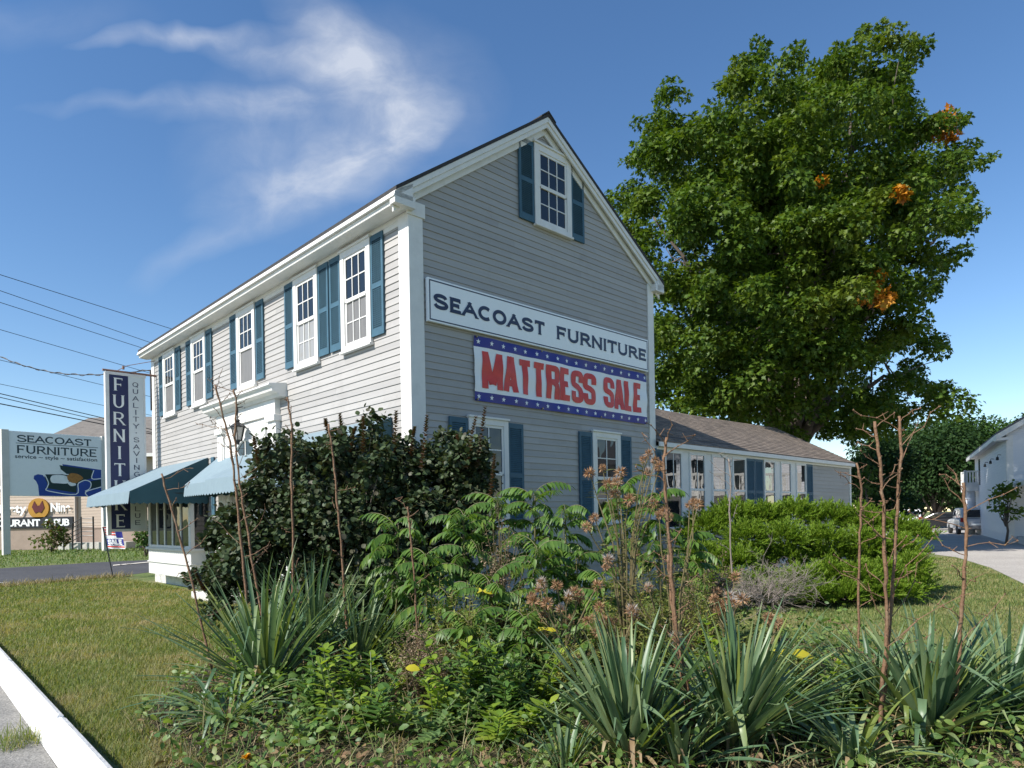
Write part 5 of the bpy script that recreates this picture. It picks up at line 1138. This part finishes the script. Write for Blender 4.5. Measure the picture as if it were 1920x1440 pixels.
def thistle(bx, by, Y, heads, label, leafn=16):
    b = at(bx, by, Y); t = thing('thistle_plant', label, 'plant', (b.x, b.y, 0), 0, 'dried thistles with brown seed heads'); o = Vector((b.x, b.y, 0)); st = MB(); A, D, N, S = [], [], [], []
    tips = []
    for (hx, hy, fl) in heads:
        tip = at(hx, hy, Y + rng.normal() * .16) - o; tips.append((tip, fl))
    zc = max(.25, min(q.z for q, _ in tips) * .55)
    for tip, fl in tips:
        mid = Vector((tip.x * .35, tip.y * .35, zc + (tip.z - zc) * .45)); pts = [Vector((tip.x * .05, 0, 0)), Vector((tip.x * .16, tip.y * .2, zc * .8)), mid, mid.lerp(tip, .55) + Vector(rng.normal(size=3)) * .02, tip]
        st.tube([tuple(p) for p in pts], .009, .004, n=5)
        for k in range(leafn):
            f = rng.uniform(.6, 3.95); i = int(f); p = pts[i].lerp(pts[i + 1], f - i); an = rng.uniform(0, 6.28); A.append(tuple(p)); D.append((math.cos(an), math.sin(an), .45)); N.append((rng.normal() * .4, rng.normal() * .4, 1)); S.append(rng.uniform(.05, .13))
    st.build('stem', paint('thistle_stem', (.13, .105, .045), .7, .2, 12), t); S = np.array(S); V, F = leafset(np.array(A), np.array(D), np.array(N), S, S * .14, LANCE, .3, .35); fastmesh('leaves', V, F, THM, t)
    for tip, fl in tips:
        r = rng.uniform(.034, .052); hv, fv = head_mesh(r, fl); ho = fastmesh('seed_head', hv[0], hv[1], HEADM, t); ho.location = tip
        if fv is not None: fastmesh('seed_fluff', fv[0], fv[1], FLUFF, ho)
thistle(1175, 1230, 6.0, [(1216, 852, 0), (1206, 862, 0), (1228, 864, 0), (1214, 884, 1), (1106, 888, 0), (1130, 878, 0), (1164, 886, 0), (1140, 908, 0), (1158, 904, 0), (1154, 926, 0), (1180, 938, 0), (1226, 944, 0), (1115, 972, 0), (1100, 988, 0), (1236, 876, 0)], 'tallest thistle, heads crowded before the second gable window', 26)
thistle(1265, 1240, 5.7, [(1246, 958, 0), (1254, 968, 0), (1236, 966, 0), (1300, 942, 0), (1293, 948, 0), (1308, 946, 0), (1136, 1064, 0), (1140, 1050, 1), (1216, 1102, 1), (1268, 1196, 1), (1274, 1204, 1)], 'thistle with heads beside the thick red middle stalk', 24)
thistle(1060, 1260, 5.6, [(1016, 1092, 1), (1014, 1106, 1), (996, 1118, 0), (1000, 1128, 0), (1044, 1098, 0), (1026, 1132, 0), (1052, 1144, 1), (1066, 1120, 1), (1078, 1112, 0), (1086, 1120, 0), (1120, 1098, 0), (1020, 1156, 0), (1066, 1166, 0)], 'lowest-left thistle with white fluff above the pale yucca', 14)
thistle(1160, 1270, 5.4, [(1100, 1164, 0), (1112, 1160, 0), (1120, 1186, 0), (1124, 1140, 0), (1152, 1164, 0), (1184, 1146, 1), (1188, 1158, 1), (1134, 1166, 0)], 'small thistle between the pale yucca clump and the low saplings', 14)
thistle(1365, 1240, 5.7, [(1344, 1110, 0), (1338, 1124, 0), (1352, 1134, 0), (1346, 1146, 0), (1368, 1120, 1), (1374, 1132, 1), (1378, 1082, 0), (1392, 1124, 1), (1360, 1138, 0)], 'thistle with fluffy heads right of the middle, above the leaning yucca', 16)
thistle(1440, 1290, 5.3, [(1446, 1164, 0), (1454, 1174, 0), (1440, 1158, 0), (1462, 1168, 0)], 'rightmost thistle with four brown heads beside the milkweeds', 14)
# ---- feathery weeds and dry brush
FINE = leafmat('fine_weed_leaf', [(.15, .20, .05), (.22, .26, .06), (.31, .30, .08)], .35, .55); DRYL = leafmat('dry_weed_leaf', [(.17, .115, .075), (.24, .17, .11), (.30, .23, .15)], .25, .75, tcol=(1, .95, .8)); WSTEM = paint('weed_stem', (.17, .13, .06), .8, .25, 14)
def weed(px, py, Y, hpx, wpx, nst, leafm, label, name='weed_clump', lper=46, ll=.05, lw=.2, stemm=None, cat='weed', group=None, upz=.5):
    b = at(px, py, Y); b.z = 0; t = thing(name, label, cat, tuple(b), 0, group); hz = at(px, hpx, Y).z; wd = wpx / FPX * Y / 2; st = MB(); A, D, N, S = [], [], [], []
    for i in range(nst):
        a = rng.uniform(0, 6.28); rr_ = wd * rng.uniform(.05, 1) ** .8; h_ = hz * rng.uniform(.55, 1.02) * (1 - .3 * rr_ / wd); tip = Vector((math.cos(a) * rr_, math.sin(a) * rr_ * .7, h_)); mid = Vector((tip.x * .35, tip.y * .35, h_ * .55)) + Vector(rng.normal(size=3)) * .03; pts = [Vector((tip.x * .1, tip.y * .1, 0)), mid, tip]
        st.tube([tuple(p) for p in pts], .005, .0018, n=4)
        for k in range(lper):
            f = rng.uniform(.5, 1.98); j = int(f); p = pts[j].lerp(pts[j + 1], f - j) + Vector(rng.normal(size=3)) * .035 * (f * .6); an = rng.uniform(0, 6.28); A.append(tuple(p)); D.append((math.cos(an), math.sin(an), upz + rng.normal() * .4)); N.append((rng.normal() * .5, rng.normal() * .5, 1)); S.append(ll * rng.uniform(.5, 1.3))
    st.build('stems', stemm or WSTEM, t); S = np.array(S); V, F = leafset(np.array(A), np.array(D), np.array(N), S, S * lw, LANCE, .2, .2); fastmesh('foliage', V, F, leafm, t); return t
gw = 'feathery yellow-green weeds'
for a in ((1190, 1240, 6.5, 1000, 150, 34, FINE, 'feathery weed under the tallest thistle'), (1130, 1250, 6.2, 1050, 110, 24, FINE, 'feathery weed left of the tallest thistle stem'), (1260, 1240, 6.3, 985, 130, 30, FINE, 'feathery weed behind the thick red stalk'), (1320, 1240, 6.2, 1040, 120, 28, FINE, 'feathery weed below the forked dark stalk'), (1230, 1270, 5.7, 1090, 130, 26, FINE, 'low feathery weed in front of the thick red stalk'), (1400, 1240, 6.0, 1120, 100, 20, FINE, 'feathery weed left of the milkweeds'), (760, 1300, 5.7, 1190, 90, 14, FINE, 'thin feathery weed below the narrow-leaved yucca'), (885, 1300, 5.9, 1085, 110, 22, FINE, 'feathery weed standing in the tall dark weeds'), (1000, 1290, 5.9, 1080, 100, 20, FINE, 'feathery weed left of the lowest thistle'), (1500, 1320, 5.3, 1165, 90, 16, FINE, 'feathery weed behind the bright yellow leaf'), (1600, 1330, 5.2, 1190, 90, 16, FINE, 'feathery weed at the slim stalk foot'), (830, 1240, 6.3, 1050, 110, 22, FINE, 'feathery weed behind the dry brown fluff'), (1060, 1330, 5.4, 1160, 90, 18, FINE, 'feathery weed touching the left side of the pale yucca')): weed(*a, group=gw, lper=58, ll=.055)
gd = 'dry brown brush clumps'
weed(942, 1180, 6.7, 905, 105, 36, DRYL, 'tall dried brown seed plume below the left gable window', 'dry_brush', 52, .030, .5, group=gd, cat='dry brush'); weed(795, 1320, 5.6, 1145, 130, 46, DRYL, 'fluffy dry brown brush heap left of the low saplings', 'dry_brush', 60, .030, .35, group=gd, cat='dry brush'); weed(1345, 1200, 8.2, 1020, 150, 40, DRYL, 'wilted brown brush before the juniper left end', 'dry_brush', 40, .07, .3, group=gd, cat='dry brush', upz=-.2)
weed(1300, 1230, 6.9, 1040, 110, 26, DRYL, 'dry brown brush behind the thick red middle stalk', 'dry_brush', 40, .045, .25, group=gd, cat='dry brush')
gb_ = thing('dead_bush', 'grey leafless twiggy bush in front of the juniper', 'dead bush', tuple(gp(1440, 1150))); tw = MB(); o = Vector(gb_.location)
def branch(p, d, l, r, lev):
    pts = [p]; 
    for j in range(3): d = (d + Vector(rng.normal(size=3)) * .2).normalized(); pts.append(pts[-1] + d * l / 3)
    tw.tube([tuple(q) for q in pts], r, r * .6, n=4)
    if lev > 0:
        for k in range(4): branch(pts[rng.integers(1, 4)], (d + Vector(rng.normal(size=3)) * .65).normalized(), l * rng.uniform(.5, .8), r * .6, lev - 1)
for k in range(22): a = rng.uniform(0, 6.28); branch(Vector((0, 0, .15)), Vector((math.cos(a), math.sin(a) * .6 - .2, rng.uniform(.3, 1))).normalized(), rng.uniform(.3, .5), .007, 3)
tw.build('twigs', paint('grey_twigs', (.22, .185, .165), .85, .2, 10), gb_)
# ---- juniper
JUN = leafmat('juniper_spray', [(.085, .165, .012), (.125, .215, .016), (.17, .265, .022), (.22, .30, .035)], .30, .55, .3)
jn = thing('juniper_bush', 'broad bright green feathery juniper in front of the low wing', 'shrub', tuple(gp(1540, 1120)))
JB = [(1322,1000,50,13.2),(1375,982,52,13.3),(1430,985,54,13.4),(1490,978,52,13.5),(1550,984,52,13.4),(1612,990,52,13.3),(1672,1002,46,13.1),(1720,1012,30,12.9),(1400,1018,46,12.6),(1470,1020,48,12.6),(1545,1024,46,12.6),(1620,1028,46,12.5),(1685,1038,40,12.4),(1322,1056,46,12.3),(1380,1062,42,12.0),(1505,1098,38,11.3),(1555,1088,40,11.5),(1608,1094,40,11.4),(1660,1088,40,11.6),(1702,1072,34,11.9),(1530,1122,30,11.0),(1585,1124,30,11.0),(1640,1116,32,11.2),(1395,1108,36,11.2),(1296,1022,30,12.8),(1345,1112,28,11.2)]
JB += [(x, 1058, 46, 12.7) for x in (1350, 1410, 1470, 1530, 1590, 1650, 1695)] + [(x, 1105, 40, 11.9) for x in (1320, 1370, 1430, 1480, 1540, 1600, 1660, 1710)] + [(x, 1128, 26, 11.3) for x in (1450, 1490, 1545, 1610, 1670, 1700)]
sp = []; o = Vector(jn.location)
for x, y, r, Y in JB:
    c = np.array(at(x, y, Y)); c[2] = max(c[2], .12); rad = r / FPX * Y; ns = int(70 + 1050 * rad * rad)
    d = sphere_dirs(ns, .75); d[:, 2] = np.maximum(d[:, 2], -.12); base = c + d * rad * np.array([1, 1, .72]) * rng.uniform(.35, .82, (ns, 1)); ax = unit(d * .7 + np.array([-.05, -.10, .42]) + rng.normal(size=(ns, 3)) * .20); ln_s = rng.uniform(.18, .34, ns)
    for rep in range(27):
        f = rng.uniform(.0, 1, ns)[:, None]; P = base + ax * ln_s[:, None] * f * .9 - np.array([0, 0, .06]) * f * f; D = unit(ax + rng.normal(size=(ns, 3)) * .27); sp.append(kites(P, D, rng.normal(size=(ns, 3)) * .7 + np.array([-.3, -.3, .7]), ln_s * rng.uniform(.18, .40, ns) * (1.15 - .5 * f[:, 0]), .0125, .1))
V, F = joinsets(sp); fastmesh('foliage', V - np.array(o), F, JUN, jn); print('juniper', len(V)); tb_ = MB()
for x, y, r, Y in JB: limb(tb_, (rng.normal() * .3, rng.normal() * .2, 0), at(x, y, Y) - o, .03, .008, 5, .1, 5)
tb_.build('stems', BARK, jn)
# ---- milkweeds and other broad-leaved plants
MLK = leafmat('milkweed_leaf', [(.10, .175, .058), (.145, .23, .075), (.20, .285, .095)], .35, .45, .45); LIME = leafmat('lime_leaf', [(.16, .26, .032), (.23, .33, .042), (.32, .39, .05)], .45, .45)
GC_ = leafmat('weed_leaf', [(.065, .145, .032), (.10, .19, .042), (.145, .24, .055)], .35, .45)
def broad(px, py, Y, top, n, ll, lw, m, label, name='milkweed_plant', group='broad-leaved milkweeds', spread=.1, nst=1):
    b = at(px, py, Y); b.z = 0; t = thing(name, label, 'plant', tuple(b), 0, group); hz = at(px, top, Y).z; st = MB(); A, D, N, S = [], [], [], []
    for s in range(nst):
        ln_ = Vector(rng.normal(size=3)) * spread; ln_.z = hz * (1 - .12 * s); o_ = Vector(rng.normal(size=3)) * .04 * (s > 0); o_.z = 0; st.tube([tuple(o_), tuple(o_ + ln_ * .5), tuple(o_ + ln_)], .008, .004, n=5)
        for k in range(n):
            f = .2 + .8 * k / n; p = o_ + ln_ * f
            for q in (0, math.pi): an = k * 1.571 + q + rng.normal() * .25 + s; up = .15 + .75 * f; A.append(tuple(p)); D.append((math.cos(an), math.sin(an), up)); N.append((-math.cos(an) * up, -math.sin(an) * up, 1)); S.append(ll * (1.1 - .45 * f) * rng.uniform(.8, 1.15))
    st.build('stem', paint('green_stem', (.09, .12, .04), .6), t); S = np.array(S); V, F = leafset(np.array(A), np.array(D), np.array(N), S, S * lw, OVAL, .15, .25); fastmesh('leaves', V, F, m, t); return t
for a in ((1520, 1300, 5.3, 1150, 8, .17, .48, MLK, 'tall milkweed with pale upright pods below the juniper'), (1470, 1320, 5.2, 1200, 7, .15, .48, MLK, 'milkweed left of the tall one below the juniper'), (1580, 1330, 5.1, 1215, 7, .16, .5, MLK, 'milkweed right of the yellow leaf'), (1540, 1400, 4.7, 1270, 7, .14, .45, MLK, 'low milkweed below the yellow leaf'), (640, 1420, 5.0, 1205, 8, .15, .45, LIME, 'lime green leafy plant in front of the left yucca'), (690, 1430, 4.9, 1290, 7, .14, .5, LIME, 'lime green plant right of the left yucca foot'), (745, 1420, 4.9, 1300, 6, .13, .5, LIME, 'lime green plant below the dry brown fluff'), (820, 1400, 5.0, 1270, 7, .13, .55, LIME, 'yellowish grape-like plant left of the pale yucca'), (1055, 1420, 4.6, 1330, 6, .12, .4, MLK, 'dark little broad-leaved plant left of the pale yucca foot'), (450, 1300, 5.9, 1180, 6, .11, .4, LIME, 'small leafy weed inside the left yucca'), (1450, 1390, 4.8, 1275, 6, .12, .45, MLK, 'low broad-leaved plant right of the leaning yucca')): broad(*a, nst=2)
for k, a in enumerate(((905, 1360, 5.35, 1120, 'tall dark weed under the low saplings'), (960, 1380, 5.2, 1150, 'tall weed between the low saplings and the pale yucca'), (860, 1370, 5.25, 1165, 'tall weed right of the dry brown fluff'), (1020, 1390, 4.95, 1235, 'weed just left of the pale yucca blades'), (700, 1400, 5.0, 1240, 'weed in front of the dry brown fluff'), (930, 1430, 4.65, 1310, 'low weed at the bottom edge left of the short yucca'), (790, 1430, 4.75, 1300, 'low weed at the bottom edge below the yellow leaf'), (600, 1360, 5.3, 1215, 'leafy weed at the right foot of the left yucca'), (680, 1330, 5.6, 1195, 'leafy weed between the left yucca and the dry brown fluff'), (880, 1330, 5.3, 1180, 'dark bushy weed below the low saplings'), (940, 1350, 5.1, 1205, 'bushy weed left of the pale yucca clump'), (1000, 1330, 5.2, 1190, 'bushy weed touching the pale yucca clump'), (850, 1420, 4.75, 1290, 'low weed at the bottom edge below the saplings'), (1280, 1370, 4.9, 1240, 'weed between the pale and the leaning yucca'), (1480, 1350, 5.0, 1215, 'weed at the foot of the milkweeds'), (1250, 1330, 5.3, 1170, 'weed behind the pale yucca clump'), (960, 1250, 6.0, 1120, 'bushy weed behind the lowest-left thistle'), (1340, 1300, 5.6, 1150, 'weed behind the leaning yucca'), (560, 1420, 4.8, 1310, 'low weed in front of the left yucca foot'), (1600, 1290, 5.5, 1190, 'weed left of the double stalk'))): broad(*a[:4], 11, .105 + .02 * (k % 3), .5, (MLK, GC_, LIME)[k % 3] if k % 3 != 1 else GC_, a[4], 'leafy_weed', 'bushy leafy weeds in the bed', .28, 6)
# vines and low leaves in the bed
def inpoly(P, poly):
    x, y = P[:, 0], P[:, 1]; r = np.zeros(len(P), bool); n = len(poly)
    for i in range(n):
        (x1, y1), (x2, y2) = poly[i], poly[(i + 1) % n]; c = ((y1 > y) != (y2 > y)); r ^= c & (x < (x2 - x1) * (y - y1) / ((y2 - y1) + 1e-12) + x1)
    return r
def scatter(n, poly, near=1.0, ref=4.0):
    """random points in a polygon, thinned with distance from the road side"""
    b = np.array(poly); out_ = []; got = 0
    while got < n:
        P = np.stack([rng.uniform(b[:, 0].min(), b[:, 0].max(), n * 3), rng.uniform(b[:, 1].min(), b[:, 1].max(), n * 3)], 1); P = P[inpoly(P, poly)]
        d = np.hypot(P[:, 0], P[:, 1]); P = P[rng.uniform(size=len(P)) < np.minimum(1, (ref / np.maximum(d, ref)) ** near)]; out_.append(P); got += len(P)
    return np.concatenate(out_)[:n]
GC = leafmat('ground_cover_leaf', [(.065, .135, .032), (.105, .185, .042), (.155, .24, .055), (.21, .27, .065)], .38, .48, patch=((.17, .16, .05), 3.0, .6, .75))
P = scatter(21000, bedpts, .9); P = P[(np.sin(P[:, 0] * 2.7 + 1.3 * np.sin(P[:, 1] * 2.1)) + .7 * np.cos(P[:, 1] * 3.7 + P[:, 0]) + .55 * (P[:, 1] - 5.2) + rng.normal(size=len(P)) * .6) > -1.0]; n = len(P); lump = .12 + .30 * (.5 + .5 * np.sin(P[:, 0] * 3.1 + 1) * np.cos(P[:, 1] * 2.3)) + .1 * (P[:, 1] > 6.5) + .15 * (P[:, 1] > 7.4)
z = rng.uniform(.01, 1, n) ** .8 * lump; a = rng.uniform(0, 6.28, n); D = np.stack([np.cos(a), np.sin(a), rng.uniform(-.8, .7, n)], 1); S = rng.uniform(.025, .075, n)
V, F = leafset(np.column_stack([P, z]), D, np.column_stack([rng.normal(size=(n, 2)) * .8, np.ones(n)]), S, S * .58, OVAL, .12, .3); tag(fastmesh('ground_cover', V, F, GC), 'tangled green vine leaves covering the flower bed', 'ground cover', kind='stuff')
P = scatter(3200, bedpts, 1.2); n = len(P); a = rng.uniform(0, 6.28, n); S = rng.uniform(.03, .07, n)
V, F = leafset(np.column_stack([P, rng.uniform(.012, .06, n)]), np.stack([np.cos(a), np.sin(a), rng.normal(size=n) * .3], 1), np.column_stack([rng.normal(size=(n, 2)) * .6, np.ones(n)]), S, S * .6, OVAL, .3, .4); tag(fastmesh('leaf_litter', V, F, leafmat('litter_leaf', [(.16, .09, .045), (.24, .15, .08), (.11, .065, .035), (.30, .21, .11)], .1, .8)), 'brown fallen leaves on the bed soil', 'leaf litter', kind='stuff')
def grassblades(P, hmin, hmax, wid, m, name, lab, cat, spread=.45):
    n = len(P); d = np.hypot(P[:, 0], P[:, 1]); h_ = rng.uniform(hmin, hmax, n) * (1 + .15 * rng.normal(size=n)); a = rng.uniform(0, 6.28, n); D = np.stack([np.cos(a) * spread, np.sin(a) * spread, np.ones(n)], 1) * np.column_stack([rng.uniform(.2, 1.6, n)] * 2 + [np.ones(n)])
    N = np.stack([-np.cos(a), -np.sin(a), np.full(n, .5)], 1); W = wid * np.maximum(1, d / 7)
    d_, s, u = frames(D, N); Ln = h_[:, None]; P3 = np.column_stack([P, np.zeros(n)]); W = W[:, None]
    tip = P3 + d_ * Ln - u * Ln * rng.uniform(.0, .5, (n, 1)); tip[:, 2] = np.maximum(tip[:, 2], .008); mid = P3 + d_ * Ln * .55; V = np.stack([P3 - s * W * .5, P3 + s * W * .5, mid + s * W * .42, mid - s * W * .42, tip], 1).reshape(-1, 3); b = (np.arange(n) * 5)[:, None]
    return tag(fastmesh(name, V, [b + np.array([[0, 1, 2, 3]]), b + np.array([[3, 2, 4]])], m), lab, cat, kind='stuff')
GRM = leafmat('lawn_blade', [(.10, .155, .036), (.155, .20, .05), (.22, .24, .075), (.34, .30, .14)], .4, .6, .3, patch=((.38, .30, .17), .8, .49, .68)); DRG = leafmat('dry_grass', [(.28, .22, .12), (.36, .29, .17), (.17, .16, .06)], .3, .7)
lawnL = [(-2.35, 4.15), (-2.0, 4.4), (-3.0, 5.4), (-3.4, 7.2), (-3.3, 9), (-2.6, 9.9), (-4.9, 13.0), (-10, 18.4), (-11.9, 20.4), (-12.6, 19), (-13.4, 17.7), (-15.5, 15.9), (-5.95, 7.9)]
lawnR = [(2.2, 9.6), (3.6, 8.2), (5.2, 6.0), (5.5, 2.7), (13.5, 2.7), (9.2, 11.6), (10.5, 14.1), (12.6, 18.1), (14.5, 22.4), (12, 22), (7.5, 13.5), (5, 10.8), (3, 10.6)]
grassblades(scatter(95000, lawnL, 1.5, 4.2), .035, .085, .0045, GRM, 'lawn_grass', 'green and straw lawn grass between kerb and store', 'grass'); grassblades(scatter(78000, lawnR, 1.5, 5), .03, .07, .0045, GRM, 'lawn_grass', 'green and straw lawn grass right of the juniper', 'grass')
BGR = leafmat('bed_blade', [(.05, .10, .026), (.09, .15, .036), (.14, .20, .055), (.27, .24, .11), (.30, .23, .13)], .35, .55)
grassblades(scatter(6500, bedpts, 1.0), .10, .34, .005, DRG, 'dry_grass', 'dry straw blades mixed through the flower bed', 'grass', 2.2); grassblades(scatter(8500, bedpts, 1.1), .09, .42, .007, BGR, 'bed_grass', 'green grass blades mixed through the flower bed', 'grass', 1.4)
strip = [(-40, 22), (-26, 19.9), (-19.3, 26.1), (-15.7, 30.4), (-8, 41.4), (-9, 45), (-30, 44), (-45, 44)]
grassblades(scatter(16000, strip, .8, 18), .06, .16, .006, leafmat('verge_blade', [(.09, .16, .04), (.13, .20, .05), (.19, .23, .06)], .3, .6), 'verge_grass', 'green verge grass between driveway and roadside board', 'grass')
edge = [(-11.9, 20.6), (-12.8, 18.9), (-13.6, 17.7), (-15.6, 16.0), (-15.2, 15.6), (-13.0, 17.2), (-12.2, 18.6), (-11.3, 20.4)]
grassblades(scatter(2500, edge, 0), .08, .22, .004, DRG, 'edge_grass', 'long straw grass along the driveway edge', 'grass', .6)
kj = [tuple((kn * .77 + kd * (t + 4.9)).xy) for t in (.9, 1.3)] + [tuple((kn * .55 + kd * (t + 4.9)).xy) for t in (1.3, .9)]
grassblades(scatter(240, kj, 0), .06, .2, .005, GRM, 'kerb_weed', 'grass weed sprouting at the kerb joint', 'weed', 1.0)
# single bright accents
def accent(name, px, py, Y, ll, lw, m, label, cat, n=3):
    p = at(px, py, Y); t = thing(name, label, cat, tuple(p)); a = np.arange(n) * 2.2 + .3; D = np.stack([np.cos(a), np.sin(a) - .5, np.full(n, .1)], 1); V, F = leafset(np.zeros((n, 3)), D, np.tile([0, -.5, 1], (n, 1)), np.full(n, ll), np.full(n, ll * lw), OVAL, .1, .3); fastmesh('leaf', V, F, m, t); s = MB(); s.tube([(0, 0, 0), (.02, .02, -p.z * .5), (.03, .05, -p.z - .02)], .004, n=4); s.build('stem', WSTEM, t)
YEL = leafmat('yellow_leaf', [(.50, .44, .03), (.56, .50, .05)], .4, .5)
accent('yellow_leaf_sprig', 1482, 1226, 5.0, .16, .75, YEL, 'bright yellow leaf among the milkweeds', 'leaf', 2); accent('yellow_leaf_sprig', 760, 1252, 5.2, .11, .8, YEL, 'yellow leaf at the foot of the dry brown fluff', 'leaf', 1); accent('yellow_leaf_sprig', 1022, 1180, 5.6, .09, .7, YEL, 'small yellow leaf below the lowest-left thistle', 'leaf', 2)
accent('yellow_leaf_sprig', 905, 1108, 6.2, .14, .8, YEL, 'large folded yellow leaf below the dried seed plume', 'leaf', 2)
fl = thing('marigold', 'single orange-yellow marigold near the bottom edge below the left yucca', 'flower', tuple(gp(463, 1448))); zf = at(463, 1422, gp(463, 1448).y).z; MB().tube([(0, 0, 0), (0, 0, zf)], .005, n=5).build('stem', WSTEM, fl); d = sphere_dirs(60, .8); V, F = leafset(d * .006, d, np.tile([0, 0, 1.], (60, 1)), np.full(60, .03), np.full(60, .016), ROUND, .1, .2); fo = fastmesh('bloom', V, F, leafmat('marigold_petal', [(.62, .30, .01), (.70, .42, .02)], .3, .5), fl); fo.location = (0, 0, zf)
